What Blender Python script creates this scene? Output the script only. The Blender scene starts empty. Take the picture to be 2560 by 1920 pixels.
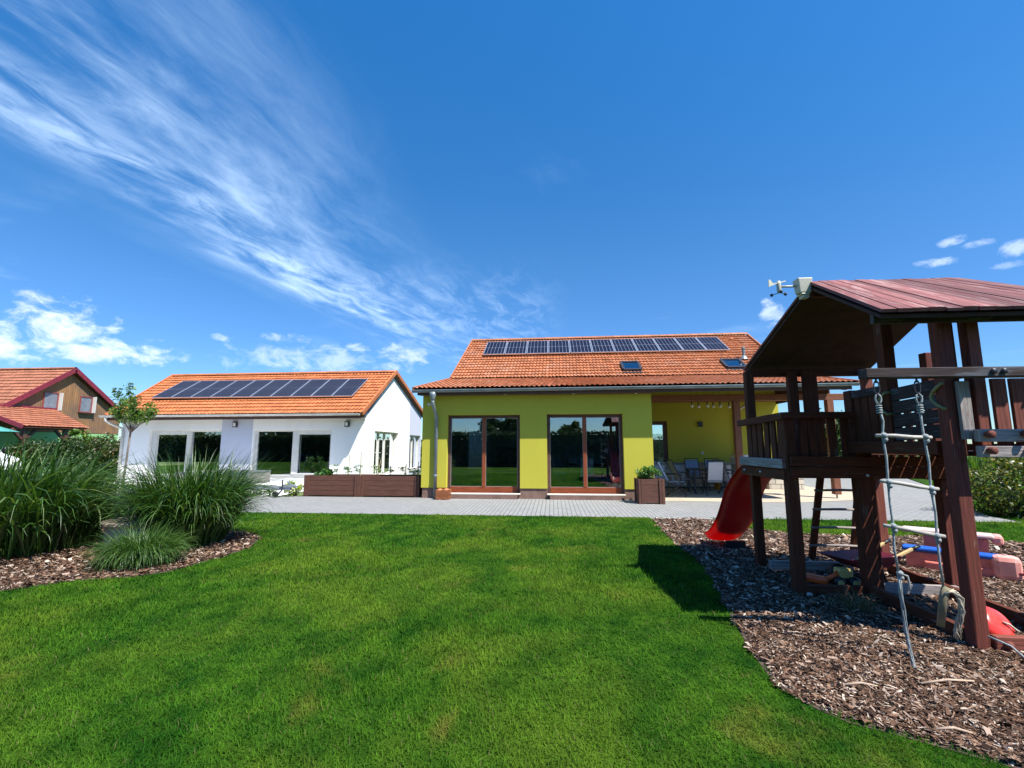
import bpy, math, random
import numpy as np
from mathutils import Vector, Matrix
random.seed(7); RNG = np.random.default_rng(7)
R = math.radians
scene = bpy.context.scene
COL = scene.collection
ORG = {}            # root location of things whose parts are modelled in world metres

# ------------------------------------------------------------------ objects
def tag(o, label=None, cat=None, group=None, kind=None):
    if label: o['label'] = label
    if cat: o['category'] = cat
    if group: o['group'] = group
    if kind: o['kind'] = kind
    return o

def thing(name, label, cat, loc=(0, 0, 0), group=None, rotz=0):
    o = bpy.data.objects.new(name, None); COL.objects.link(o)
    o.empty_display_size = .2
    o.location = loc; o.rotation_euler = (0, 0, rotz)
    ORG[o.name] = Vector(loc)
    return tag(o, label, cat, group)

def root_shift(parent):
    return ORG.get(parent.name, Vector((0, 0, 0))) if parent else Vector((0, 0, 0))

def copy_tree(o, parent=None):
    c = o.copy(); COL.objects.link(c)
    if parent is not None: c.parent = parent
    for ch in list(o.children): copy_tree(ch, c)
    return c

def finish(o, mat, parent, smooth=False, bevel=0):
    COL.objects.link(o)
    if mat: o.data.materials.append(mat)
    if parent is not None:
        o.parent = parent
        s = root_shift(parent)
        if s.length: o.data.transform(Matrix.Translation(-s))
        ORG[o.name] = s
    if smooth: o.data.polygons.foreach_set('use_smooth', [True]*len(o.data.polygons))
    if bevel:
        m = o.modifiers.new('bevel', 'BEVEL'); m.width = bevel; m.segments = 2; m.limit_method = 'ANGLE'
    return o

class MB:
    def __init__(s): s.v = []; s.f = []; s.uv = []
    def add(s, vs, fs, uvs=None):
        n = len(s.v); s.v += [tuple(p) for p in vs]
        for i, f in enumerate(fs):
            s.f.append(tuple(n+k for k in f))
            s.uv.append(uvs[i] if uvs else None)
        return s
    def bar(s, p, q, w, h, up=(0, 0, 1), roll=0):
        p, q = Vector(p), Vector(q); d = q-p; L = d.length; d.normalize()
        u = Vector(up)
        if abs(d.dot(u)) > .98: u = Vector((0, 1, 0))
        r = d.cross(u).normalized(); u = r.cross(d).normalized()
        if roll:
            a = Matrix.Rotation(roll, 3, d); r = a @ r; u = a @ u
        o = random.random()*7
        vs = [p+r*(a*w/2)+u*(b*h/2) for a, b in ((-1,-1),(1,-1),(1,1),(-1,1))]+[q+r*(a*w/2)+u*(b*h/2) for a, b in ((-1,-1),(1,-1),(1,1),(-1,1))]
        fs = []; uvs = []
        for k in range(4):
            k2 = (k+1) % 4; wd = (w, h, w, h)[k]
            fs.append((k, k2, 4+k2, 4+k)); uvs.append([(o, o+k), (o, o+k+wd), (o+L, o+k+wd), (o+L, o+k)])
        fs.append((3, 2, 1, 0)); uvs.append([(o, o), (o, o+.05), (o+.05, o+.05), (o+.05, o)])
        fs.append((4, 5, 6, 7)); uvs.append([(o, o), (o, o+.05), (o+.05, o+.05), (o+.05, o)])
        return s.add(vs, fs, uvs)
    def box(s, x0, x1, y0, y1, z0, z1):
        dx, dy, dz = x1-x0, y1-y0, z1-z0
        c = ((x0+x1)/2, (y0+y1)/2, (z0+z1)/2)
        if dz >= dx and dz >= dy: return s.bar((c[0], c[1], z0), (c[0], c[1], z1), dx, dy, up=(0, 1, 0))
        if dx >= dy: return s.bar((x0, c[1], c[2]), (x1, c[1], c[2]), dy, dz)
        return s.bar((c[0], y0, c[2]), (c[0], y1, c[2]), dx, dz)
    def tube(s, pts, r, n=8, cap=True):
        pts = [Vector(p) for p in pts]; m = len(pts)
        rs = r if isinstance(r, (list, tuple)) else [r]*m
        ref = Vector((.13, .21, 1)).normalized(); vs = []; fs = []; pu = None
        for i, p in enumerate(pts):
            d = (pts[min(i+1, m-1)]-pts[max(i-1, 0)]).normalized()
            if pu is None:
                if abs(d.dot(ref)) > .95: ref = Vector((1, .1, 0))
                pu = (ref-d*ref.dot(d)).normalized()
            else:
                pu = (pu-d*pu.dot(d)).normalized()
            w = d.cross(pu)
            for k in range(n):
                a = 2*math.pi*k/n
                vs.append(p+(pu*math.cos(a)+w*math.sin(a))*rs[i])
        for i in range(m-1):
            for k in range(n):
                k2 = (k+1) % n
                fs.append((i*n+k, i*n+k2, (i+1)*n+k2, (i+1)*n+k))
        if cap:
            fs.append(tuple(range(n-1, -1, -1))); fs.append(tuple((m-1)*n+k for k in range(n)))
        return s.add(vs, fs)
    def prism(s, poly, vec):
        n = len(poly); vec = Vector(vec)
        vs = [Vector(p) for p in poly]; vs += [p+vec for p in vs]
        fs = [tuple(range(n-1, -1, -1)), tuple(range(n, 2*n))]
        for k in range(n): fs.append((k, (k+1) % n, n+(k+1) % n, n+k))
        return s.add(vs, fs)
    def lathe(s, prof, c, n=24, axis='z'):
        vs = []; fs = []; m = len(prof); c = Vector(c)
        for r, z in prof:
            for k in range(n):
                a = 2*math.pi*k/n; x, y = r*math.cos(a), r*math.sin(a)
                vs.append(c+Vector((x, y, z) if axis == 'z' else ((z, x, y) if axis == 'x' else (x, z, y))))
        for i in range(m-1):
            for k in range(n):
                k2 = (k+1) % n; fs.append((i*n+k, i*n+k2, (i+1)*n+k2, (i+1)*n+k))
        fs.append(tuple(range(n-1, -1, -1))); fs.append(tuple((m-1)*n+k for k in range(n)))
        return s.add(vs, fs)
    def blob(s, c, r, n=12, m=8, sq=1.0):
        vs = []; fs = []; c = Vector(c); rx, ry, rz = r
        def pw(t): return math.copysign(abs(t)**sq, t)
        for i in range(m+1):
            t = -math.pi/2+math.pi*i/m
            for k in range(n):
                a = 2*math.pi*k/n
                vs.append(c+Vector((rx*pw(math.cos(t))*pw(math.cos(a)), ry*pw(math.cos(t))*pw(math.sin(a)), rz*pw(math.sin(t)))))
        for i in range(m):
            for k in range(n):
                k2 = (k+1) % n; fs.append((i*n+k, i*n+k2, (i+1)*n+k2, (i+1)*n+k))
        return s.add(vs, fs)
    def build(s, name, mat=None, parent=None, smooth=False, bevel=0):
        me = bpy.data.meshes.new(name); me.from_pydata(s.v, [], s.f)
        if any(u for u in s.uv):
            ul = me.uv_layers.new(name='UVMap'); i = 0
            for p, u in zip(me.polygons, s.uv):
                for k in range(p.loop_total):
                    ul.data[p.loop_start+k].uv = u[k] if u else (0, 0)
        me.update()
        o = bpy.data.objects.new(name, me)
        return finish(o, mat, parent, smooth, bevel)

def npmesh(name, V, F, mat, parent=None, smooth=False):
    V = np.asarray(V, np.float32); F = np.asarray(F, np.int32)
    me = bpy.data.meshes.new(name); k = F.shape[1]
    me.vertices.add(len(V)); me.vertices.foreach_set('co', V.ravel())
    me.loops.add(F.size); me.loops.foreach_set('vertex_index', F.ravel())
    me.polygons.add(len(F)); me.polygons.foreach_set('loop_start', np.arange(0, F.size, k, dtype=np.int32))
    me.polygons.foreach_set('loop_total', np.full(len(F), k, np.int32))
    me.update(calc_edges=True); me.validate()
    o = bpy.data.objects.new(name, me)
    return finish(o, mat, parent, smooth)

# ------------------------------------------------------------------ materials
MATS = {}
class NT:
    def __init__(s, m):
        s.t = m.node_tree; s.n = s.t.nodes
    def new(s, ty, **kw):
        n = s.n.new(ty)
        for k, v in kw.items():
            if k in n.inputs.keys() if isinstance(k, str) else False: n.inputs[k].default_value = v
            else: setattr(n, k, v)
        return n
    def link(s, a, b): s.t.links.new(a, b)
    def math(s, op, a, b=None, clamp=False):
        n = s.n.new('ShaderNodeMath'); n.operation = op; n.use_clamp = clamp
        for i, x in enumerate((a, b)):
            if x is None: continue
            if isinstance(x, (int, float)): n.inputs[i].default_value = x
            else: s.link(x, n.inputs[i])
        return n.outputs[0]
    def ss(s, x, a, b):
        n = s.n.new('ShaderNodeMapRange'); n.interpolation_type = 'SMOOTHSTEP'
        s.link(x, n.inputs[0]); n.inputs[1].default_value = a; n.inputs[2].default_value = b
        return n.outputs[0]
    def mix(s, f, a, b, mode='MIX'):
        n = s.n.new('ShaderNodeMix'); n.data_type = 'RGBA'; n.blend_type = mode
        for i, x in ((0, f), (6, a), (7, b)):
            if isinstance(x, (int, float)): n.inputs[i].default_value = x
            elif isinstance(x, (tuple, list)): n.inputs[i].default_value = (*x[:3], 1)
            else: s.link(x, n.inputs[i])
        return n.outputs[2]
    def noise(s, vec, scale, detail=4, rough=.55, dist=0):
        n = s.n.new('ShaderNodeTexNoise'); n.inputs['Scale'].default_value = scale
        n.inputs['Detail'].default_value = detail; n.inputs['Roughness'].default_value = rough; n.inputs['Distortion'].default_value = dist
        if vec is not None: s.link(vec, n.inputs['Vector'])
        return n.outputs['Fac']
    def mapping(s, vec, scale=(1, 1, 1), rot=(0, 0, 0), loc=(0, 0, 0)):
        n = s.n.new('ShaderNodeMapping'); s.link(vec, n.inputs[0])
        n.inputs['Scale'].default_value = scale; n.inputs['Rotation'].default_value = rot; n.inputs['Location'].default_value = loc
        return n.outputs[0]
    def bump(s, h, strength, dist=.01):
        n = s.n.new('ShaderNodeBump'); n.inputs['Strength'].default_value = strength; n.inputs['Distance'].default_value = dist
        s.link(h, n.inputs['Height']); return n.outputs[0]

def newmat(name):
    m = bpy.data.materials.new(name); m.use_nodes = True
    nt = NT(m); b = nt.n['Principled BSDF']; MATS[name] = m
    return m, nt, b

def mat(name, base, rough=.6, var=.12, scale=6, col2=None, fine=60, bump=0, bdist=.004, metal=0, spec=.5, coat=0, stretch=(1, 1, 1)):
    m, nt, b = newmat(name)
    tc = nt.new('ShaderNodeTexCoord').outputs['Object']
    tc = nt.mapping(tc, stretch)
    f = nt.noise(tc, scale, 6, .6)
    f = nt.ss(f, .3, .7)
    lo = tuple(c*(1-var) for c in base); hi = col2 or tuple(min(1, c*(1+var)) for c in base)
    c = nt.mix(f, lo, hi)
    f2 = nt.noise(tc, fine, 3, .6)
    c = nt.mix(nt.math('MULTIPLY', nt.ss(f2, .35, .7), .35), c, tuple(x*.72 for x in base))
    nt.link(c, b.inputs['Base Color'])
    b.inputs['Roughness'].default_value = rough; b.inputs['Metallic'].default_value = metal
    b.inputs['Specular IOR Level'].default_value = spec; b.inputs['Coat Weight'].default_value = coat
    if bump: nt.link(nt.bump(f2, bump, bdist), b.inputs['Normal'])
    return m

def woodmat(name, base, grey=None, greyamt=.5, rough=.75, bump=.4):
    m, nt, b = newmat(name)
    uv = nt.new('ShaderNodeTexCoord').outputs['UV']
    g = nt.noise(nt.mapping(uv, (3, 60, 1)), 1, 5, .65, .4)
    blot = nt.noise(nt.mapping(uv, (2.2, 9, 1)), 1, 5, .6, .3)
    c = nt.mix(nt.ss(g, .3, .7), tuple(x*.6 for x in base), tuple(x*1.3 for x in base))
    if grey: c = nt.mix(nt.ss(nt.math('ADD', blot, nt.math('MULTIPLY', g, .35)), .86-greyamt*.4, .98-greyamt*.4), c, nt.mix(nt.ss(g, .3, .7), tuple(x*.7 for x in grey), tuple(x*1.25 for x in grey)))
    nt.link(c, b.inputs['Base Color']); b.inputs['Roughness'].default_value = rough
    b.inputs['Specular IOR Level'].default_value = .3
    nt.link(nt.bump(g, bump, .006), b.inputs['Normal'])
    return m

def leafmat(name, ramp, rough=.5, trans=.25, spec=.4):
    m, nt, b = newmat(name)
    geo = nt.new('ShaderNodeNewGeometry')
    cr = nt.n.new('ShaderNodeValToRGB'); e = cr.color_ramp.elements
    for i, (p, c) in enumerate(ramp):
        el = e[i] if i < 2 else e.new(p)
        el.position = p; el.color = (*c, 1)
    nt.link(geo.outputs['Random Per Island'], cr.inputs[0])
    nt.link(cr.outputs[0], b.inputs['Base Color']); b.inputs['Roughness'].default_value = rough
    b.inputs['Specular IOR Level'].default_value = spec
    tr = nt.new('ShaderNodeBsdfTranslucent')
    nt.link(nt.mix(1.0, cr.outputs[0], (1.6, 1.7, .5), 'MULTIPLY'), tr.inputs[0])
    mx = nt.new('ShaderNodeMixShader'); mx.inputs[0].default_value = trans
    nt.link(b.outputs[0], mx.inputs[1]); nt.link(tr.outputs[0], mx.inputs[2])
    nt.link(mx.outputs[0], nt.n['Material Output'].inputs[0])
    return m

def glassmat(name, tint, boost=1.0, base=.03):
    m, nt, b = newmat(name)
    fr = nt.new('ShaderNodeFresnel'); fr.inputs[0].default_value = 1.52
    f = nt.math('ADD', nt.math('MULTIPLY', fr.outputs[0], boost), base, True)
    tr = nt.new('ShaderNodeBsdfTransparent'); tr.inputs[0].default_value = (*tint, 1)
    gl = nt.new('ShaderNodeBsdfGlossy'); gl.inputs['Roughness'].default_value = .004
    gl.inputs['Color'].default_value = (.92, .96, 1, 1)
    mx = nt.new('ShaderNodeMixShader')
    nt.link(f, mx.inputs[0]); nt.link(tr.outputs[0], mx.inputs[1]); nt.link(gl.outputs[0], mx.inputs[2])
    nt.link(mx.outputs[0], nt.n['Material Output'].inputs[0])
    return m

def tilemat(name, base, stain, stainamt=.3, rough=.6):
    m, nt, b = newmat(name)
    t = nt.new('ShaderNodeTexCoord'); uv = t.outputs['UV']
    fl = nt.new('ShaderNodeVectorMath', operation='FLOOR'); nt.link(uv, fl.inputs[0])
    wn = nt.new('ShaderNodeTexWhiteNoise'); wn.noise_dimensions = '2D'; nt.link(fl.outputs[0], wn.inputs['Vector'])
    c = nt.mix(wn.outputs['Value'], tuple(x*.8 for x in base), tuple(x*1.15 for x in base))
    s = nt.noise(t.outputs['Object'], 1.1, 7, .65, .5)
    c = nt.mix(nt.math('MULTIPLY', nt.ss(s, .5, .72), stainamt), c, stain)
    s2 = nt.noise(t.outputs['Object'], 30, 4, .7)
    c = nt.mix(nt.math('MULTIPLY', nt.ss(s2, .5, .75), .35), c, tuple(x*.5 for x in base))
    nt.link(c, b.inputs['Base Color']); b.inputs['Roughness'].default_value = rough
    b.inputs['Specular IOR Level'].default_value = .35
    nt.link(nt.bump(s2, .15, .003), b.inputs['Normal'])
    return m

def stucco(name, base, stain=None):
    m, nt, b = newmat(name)
    tc = nt.new('ShaderNodeTexCoord').outputs['Object']
    f = nt.noise(tc, 80, 6, .75); big = nt.noise(nt.mapping(tc, (1, 1, .35)), 1.3, 6, .6)
    c = nt.mix(nt.ss(big, .3, .75), tuple(x*.93 for x in base), base)
    c = nt.mix(nt.math('MULTIPLY', nt.ss(f, .4, .7), .3), c, tuple(x*.75 for x in base))
    nt.link(c, b.inputs['Base Color']); b.inputs['Roughness'].default_value = .9; b.inputs['Specular IOR Level'].default_value = .15
    nt.link(nt.bump(f, .35, .004), b.inputs['Normal'])
    return m

def brickmat(name, c1, c2, mortar, bw, rh, msize, rot=0, rough=.85, offset=.5, bump=.5, plane='xy'):
    m, nt, b = newmat(name)
    tc = nt.new('ShaderNodeTexCoord').outputs['Object']
    if plane == 'xz': tc = nt.mapping(tc, (1, 1, 1), (R(-90), 0, 0))
    v = nt.mapping(tc, (1, 1, 1), (0, 0, rot))
    br = nt.n.new('ShaderNodeTexBrick'); nt.link(v, br.inputs['Vector'])
    br.offset = offset
    for k, x in (('Color1', c1), ('Color2', c2), ('Mortar', mortar)): br.inputs[k].default_value = (*x, 1)
    br.inputs['Scale'].default_value = 1; br.inputs['Brick Width'].default_value = bw; br.inputs['Row Height'].default_value = rh
    br.inputs['Mortar Size'].default_value = msize; br.inputs['Mortar Smooth'].default_value = .3; br.inputs['Bias'].default_value = 0
    n = nt.noise(tc, 1.2, 6, .65); n2 = nt.noise(tc, 45, 3, .6)
    c = nt.mix(nt.math('MULTIPLY', nt.ss(n, .4, .75), .3), br.outputs['Color'], tuple(x*.62 for x in c1))
    c = nt.mix(nt.math('MULTIPLY', nt.ss(n2, .45, .75), .25), c, tuple(x*.55 for x in c1))
    nt.link(c, b.inputs['Base Color']); b.inputs['Roughness'].default_value = rough; b.inputs['Specular IOR Level'].default_value = .25
    h = nt.math('SUBTRACT', nt.math('MULTIPLY', n2, .3), br.outputs['Fac'])
    nt.link(nt.bump(h, bump, .008), b.inputs['Normal'])
    return m
SKY_SAT = 1.38; SKY_STR = .1; EXPO = .85; CIRRUS = (4.6, 6.2, 8.4); CUMULUS = (6.8, 7.6, 8.6)
# ------------------------------------------------------------------ palette
TILE_Y = tilemat('tile_weathered', (.40, .145, .06), (.52, .33, .24), .4)
TILE_W = tilemat('tile_orange', (.47, .158, .056), (.42, .14, .06), .35)
TILE_B = tilemat('tile_red_brown', (.36, .14, .075), (.28, .11, .065), .3)
YELLOW = stucco('yellow_green_stucco', (.50, .46, .058))
WHITE = stucco('white_stucco', (.92, .915, .9))
GREYBAND = stucco('grey_blue_stucco', (.55, .58, .68))
LGREEN = stucco('light_green_stucco', (.3, .58, .25))
PLINTH = mat('brown_plinth', (.2, .12, .09), .85, .2, 5, fine=120, bump=.3)
ZINC = mat('zinc_metal', (.22, .26, .27), .5, .18, 3, metal=.35)
ZINC_L = mat('pale_zinc_metal', (.58, .57, .53), .5, .12, 3, metal=.1)
ALU = mat('aluminium', (.7, .7, .7), .35, .1, 4, metal=.8)
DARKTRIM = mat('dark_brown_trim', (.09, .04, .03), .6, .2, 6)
FRAME_B = woodmat('red_brown_frame', (.24, .06, .022), None, 0, .4, .15)
FRAME_W = mat('cream_frame', (.66, .65, .6), .45, .06, 4)
SILL = mat('pale_sill', (.75, .68, .58), .6, .1, 8)
TIMBER = woodmat('brown_timber', (.22, .085, .045), None, 0, .65, .3)
PLANTER = woodmat('planter_brown', (.115, .05, .033), None, 0, .7, .3)
WOOD = woodmat('stained_playset_wood', (.1, .026, .010), (.13, .112, .1), .18, .8, .6)
WOOD_G = woodmat('weathered_grey_wood', (.33, .29, .27), (.2, .07, .05), .25, .85, .8)
WOOD_R = woodmat('red_stained_boards', (.2, .06, .04), (.25, .2, .18), .15, .75, .5)
WOOD_D = woodmat('dark_stained_beam', (.05, .035, .033), (.1, .1, .11), .42, .85, .7)
CLAD = None
BARGE = mat('crimson_bargeboard', (.2, .02, .035), .5, .15, 5)
GLASS = glassmat('window_glass', (.74, .84, .87), 1.4, .17)
GLASS_W = glassmat('bright_window_glass', (.5, .6, .6), 1.4, .13)
BLACK = mat('black_plastic', (.012, .012, .014), .4, .2, 8)
DARKMETAL = mat('charcoal_metal', (.03, .032, .038), .45, .2, 8)
PAVE = brickmat('grey_paving', (.295, .295, .283), (.26, .26, .248), (.075, .075, .07), .2, .1, .007, R(90))
TERR = brickmat('beige_terrace', (.52, .44, .32), (.46, .38, .29), (.36, .29, .22), .4, .2, .006, 0)
STONE = brickmat('cream_stone_cladding', (.58, .53, .43), (.44, .4, .33), (.16, .14, .12), .34, .17, .012, 0, bump=1, plane='xz')
CONC = mat('concrete', (.4, .39, .37), .9, .2, 4, fine=80, bump=.4)
SOIL = mat('mulch_soil', (.055, .034, .024), .95, .4, 14, col2=(.13, .085, .06), fine=70, bump=.8, bdist=.01)
GRAVEL = mat('white_gravel', (.74, .72, .68), .9, .2, 30, fine=90, bump=.7, bdist=.01)
EARTH = mat('house_interior_floor', (.1, .085, .07), .6, .1, 3)
INWALL = mat('interior_wall', (.5, .53, .56), .9, .05, 3)
FABRIC = mat('pale_grey_mesh_fabric', (.55, .57, .6), .8, .06, 10, fine=300)
BLUECLOTH = mat('blue_grey_cushion', (.2, .28, .42), .85, .12, 10)
RED_T = None

def grassmat(name, near=True):
    m, nt, b = newmat(name)
    tc = nt.new('ShaderNodeTexCoord').outputs['Object']
    big = nt.noise(tc, .55, 5, .6, .4); mid = nt.noise(nt.mapping(tc, (1, .75, 1)), 3.1, 8, .72)
    small = nt.noise(tc, 55, 3, .7)
    c = nt.mix(nt.ss(mid, .34, .68), (.011, .058, .004), (.055, .136, .009))
    c = nt.mix(nt.math('MULTIPLY', nt.ss(big, .42, .66), .62), c, (.118, .18, .016))
    y = nt.noise(tc, 1.15, 4, .6, .8)
    c = nt.mix(nt.math('MULTIPLY', nt.ss(y, .57, .76), .55), c, (.17, .15, .03))
    if near:
        geo = nt.new('ShaderNodeNewGeometry')
        r = geo.outputs['Random Per Island']
        c = nt.mix(nt.math('MULTIPLY', nt.ss(r, .0, 1.0), .7), c, nt.mix(1.0, c, (1.7, 1.75, 1.5), 'MULTIPLY'))
        c = nt.mix(nt.ss(r, .965, .985), c, (.13, .125, .05))
        nt.link(c, b.inputs['Base Color'])
        tr = nt.new('ShaderNodeBsdfTranslucent'); nt.link(nt.mix(1.0, c, (1.2, 1.6, .6), 'MULTIPLY'), tr.inputs[0])
        mx = nt.new('ShaderNodeMixShader'); mx.inputs[0].default_value = .3
        b.inputs['Roughness'].default_value = .8; b.inputs['Specular IOR Level'].default_value = .08
        nt.link(b.outputs[0], mx.inputs[1]); nt.link(tr.outputs[0], mx.inputs[2])
        nt.link(mx.outputs[0], nt.n['Material Output'].inputs[0])
    else:
        c = nt.mix(nt.ss(small, .35, .7), nt.mix(1.0, c, (.45, .45, .45), 'MULTIPLY'), c)
        nt.link(c, b.inputs['Base Color']); b.inputs['Roughness'].default_value = .95; b.inputs['Specular IOR Level'].default_value = .05
        nt.link(nt.bump(small, .8, .02), b.inputs['Normal'])
    return m
LAWN = grassmat('lawn_turf', False); BLADE = grassmat('lawn_blades', True)
FIELD = mat('field_green', (.07, .13, .025), .95, .35, .15, col2=(.16, .2, .05), fine=4)

# ------------------------------------------------------------------ setting: ground, paving, beds
def sheet(name, poly, z, m, thick=None):
    b = MB()
    if thick: b.prism([(x, y, z-thick) for x, y in poly], (0, 0, thick))
    else: b.add([(x, y, z) for x, y in poly], [tuple(range(len(poly)))])
    return tag(b.build(name, m), kind='structure')

sheet('ground', [(-400, -300), (400, -300), (400, 900), (-400, 900)], -.03, FIELD)

MULCH = [(2.03, 10.12), (2.0, 9.7), (1.9, 8.3), (1.86, 7.3), (1.9, 6.7), (1.79, 5.74), (1.56, 4.53), (1.43, 3.76), (1.4, 3.47), (1.4, 3.23),
         (1.48, 3.04), (1.59, 2.9), (1.73, 2.83), (1.9, 2.73), (2.12, 2.6), (2.6, 2.35), (3.4, 2.0), (9, 1.9), (9, 7.7), (7.27, 8.1), (6.82, 8.33), (6.25, 8.58),
         (5.09, 8.5), (4.38, 8.54), (3.74, 8.78), (3.45, 9.1), (3.3, 9.6), (3.26, 10.12)]
BED = [(-12.5, 4.2), (-7, 4.25), (-5.72, 4.56), (-5.33, 5.0), (-4.9, 5.15), (-4.62, 5.4), (-4.5, 6.13), (-4.5, 6.75), (-4.75, 7.4), (-5.4, 7.9), (-7, 8.2), (-12.5, 8.4)]
LAWNP = [(-30, -12), (30, -12), (30, 10.27), (-8.8, 10.27), (-9.5, 10.4), (-30, 10.8)]
sheet('lawn', LAWNP, 0, LAWN)
sheet('mulch_bed', MULCH, .004, SOIL)
sheet('planting_bed', BED, .004, SOIL)
PAVP = [(-14.5, 10.26), (9.2, 10.26), (9.3, 11.2), (11, 14), (14, 19), (16.7, 24.2), (-3.2, 24.2), (-3.2, 13.55), (-14.5, 13.55)]
sheet('paving', PAVP, .006, PAVE)
sheet('terrace', [(2.85, 13.3), (5.5, 13.2), (6.6, 13.25), (8.2, 13.9), (9.4, 15.2), (9.9, 16.4), (9.4, 17.6), (9.2, 20), (2.85, 20)], .012, TERR)
sheet('paving_kerb', [(2.0, 10.12), (3.28, 10.12), (3.28, 10.257), (2.0, 10.257)], .012, CONC, .06)
sheet('side_lawn', [(9.3, 10.3), (40, 10.3), (60, 40), (22, 40), (16.8, 24.2), (14.1, 18.9), (11.1, 13.9), (9.4, 11.1)], -.002, LAWN)
sheet('gravel_path', [(-22, 13.58), (-8.3, 13.58), (-8.3, 18), (-22, 18)], -.004, GRAVEL)
sheet('back_lawn', [(-40, 10.85), (-14.6, 10.4), (-14.6, 13.5), (-22.1, 13.5), (-22.1, 40), (-40, 40)], -.006, LAWN)

def inside(poly, P):
    x, y = P[:, 0], P[:, 1]; r = np.zeros(len(P), bool); n = len(poly)
    for i in range(n):
        x1, y1 = poly[i]; x2, y2 = poly[(i+1) % n]
        if y1 == y2: continue
        c = ((y1 > y) != (y2 > y)) & (x < (x2-x1)*(y-y1)/(y2-y1)+x1)
        r ^= c
    return r

def blades(name, regions, holes, label=None):
    # regions: list of (x0,x1,y0,y1,density,height,width)
    VS = []; FS = []; off = 0
    for x0, x1, y0, y1, den, hh, ww in regions:
        n = int((x1-x0)*(y1-y0)*den)
        P = np.column_stack([RNG.uniform(x0, x1, n), RNG.uniform(y0, y1, n)])
        w = .03*np.sin(P[:, 0]*9+P[:, 1]*5)+.02*np.sin(P[:, 1]*23)
        Q = P+np.column_stack([w, w])
        k = np.ones(n, bool)
        for h in holes: k &= ~inside(h, Q)
        P = P[k]; n = len(P)
        a = RNG.uniform(0, 2*np.pi, n); lean = RNG.uniform(.3, 1.6, n)*hh
        h = hh*RNG.uniform(.5, 1.15, n)*(1+.25*np.sin(P[:, 0]*1.7)*np.sin(P[:, 1]*1.3)); w = ww*RNG.uniform(.7, 1.3, n)
        d = np.column_stack([np.cos(a), np.sin(a)]); s = np.column_stack([-d[:, 1], d[:, 0]])
        b0 = np.column_stack([P-s*w[:, None]/2, np.zeros(n)]); b1 = np.column_stack([P+s*w[:, None]/2, np.zeros(n)])
        m = P+d*lean[:, None]*.35
        m0 = np.column_stack([m-s*w[:, None]*.42, h*.62]); m1 = np.column_stack([m+s*w[:, None]*.42, h*.62])
        t = np.column_stack([P+d*lean[:, None], h])
        V = np.stack([b0, b1, m1, m0, t], 1).reshape(-1, 3)
        base = np.arange(n)[:, None]*5+off
        F = np.concatenate([base+np.array([[0, 1, 2]]), base+np.array([[0, 2, 3]]), base+np.array([[3, 2, 4]])])
        VS.append(V); FS.append(F); off += len(V)
    o = npmesh(name, np.concatenate(VS), np.concatenate(FS), BLADE)
    return tag(o, label or 'short mown green lawn grass with pale dry patches', 'grass', kind='stuff')
blades('lawn_grass', [(-4.2, 2.8, 1.5, 3.2, 6000, .03, .0040), (-6.4, 3.0, 3.2, 4.8, 3400, .031, .0052), (-8.2, 2.6, 4.8, 7, 1800, .033, .0072),
                      (-10.5, 2.6, 7, 10.28, 1000, .034, .010), (3.2, 9.2, 7.7, 10.28, 900, .05, .010), (9.4, 16, 10.4, 20, 130, .07, .02), (-22, -14.6, 10.9, 13.4, 130, .07, .02)],
       [MULCH, BED, PAVP])

def chips(name, poly, regions, mt, label):
    VS = []; FS = []; off = 0
    for x0, x1, y0, y1, den, ln in regions:
        n = int((x1-x0)*(y1-y0)*den)
        P = np.column_stack([RNG.uniform(x0, x1, n), RNG.uniform(y0, y1, n)])
        w = .04*np.sin(P[:, 0]*7+P[:, 1]*11)
        P = P[inside(poly, P+np.column_stack([w, w*.5]))]; n = len(P)
        a = RNG.uniform(0, 2*np.pi, n); L = ln*np.minimum(3.2, RNG.lognormal(0, .55, n)); W = L*RNG.uniform(.12, .5, n)
        d = np.column_stack([np.cos(a), np.sin(a), RNG.normal(0, .25, n)]); s = np.column_stack([-np.sin(a), np.cos(a), RNG.normal(0, .4, n)])
        c = np.column_stack([P, RNG.uniform(.006, .034, n)])
        j = RNG.uniform(.4, 1, (4, n, 1))
        L = L[:, None]/2; W = W[:, None]/2
        V = np.stack([c-d*L-s*W*j[0], c+d*L-s*W*j[1], c+d*L*.9+s*W*j[2], c-d*L*.9+s*W*j[3]], 1)
        V[:, :, 2] = np.maximum(V[:, :, 2], .006)
        V = V.reshape(-1, 3); T = V.copy(); T[:, 2] -= .004
        VS += [V]; FS.append(np.arange(n)[:, None]*4+np.arange(4)[None]+off); off += len(V)
    o = npmesh(name, np.concatenate(VS), np.concatenate(FS), mt)
    return tag(o, label, 'wood chips', kind='stuff')
CHIP = leafmat('bark_chips', [(0, (.02, .011, .008)), (.3, (.065, .033, .019)), (.55, (.14, .075, .045)), (.75, (.24, .145, .092)), (.9, (.36, .27, .21)), (1, (.55, .47, .38))], .85, .0, .2)
chips('bark_mulch', MULCH, [(1.2, 4.6, 1.9, 4.2, 11000, .021), (1.2, 5.5, 4.2, 6.4, 5200, .027), (1.4, 7.5, 6.4, 10.2, 2200, .037), (4.6, 9, 1.9, 4.2, 1300, .045), (5.5, 9, 4.2, 6.4, 1100, .045), (7.5, 9, 6.4, 8, 700, .05)], CHIP,
      'brown and pale bark chips spread under the wooden playset')
chips('bed_bark_mulch', BED, [(-8.5, -4.3, 4.2, 8.4, 3000, .034), (-12.5, -8.5, 4.2, 8.4, 900, .05)], CHIP, 'brown bark chips under the ornamental grasses in the bed')

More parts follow.
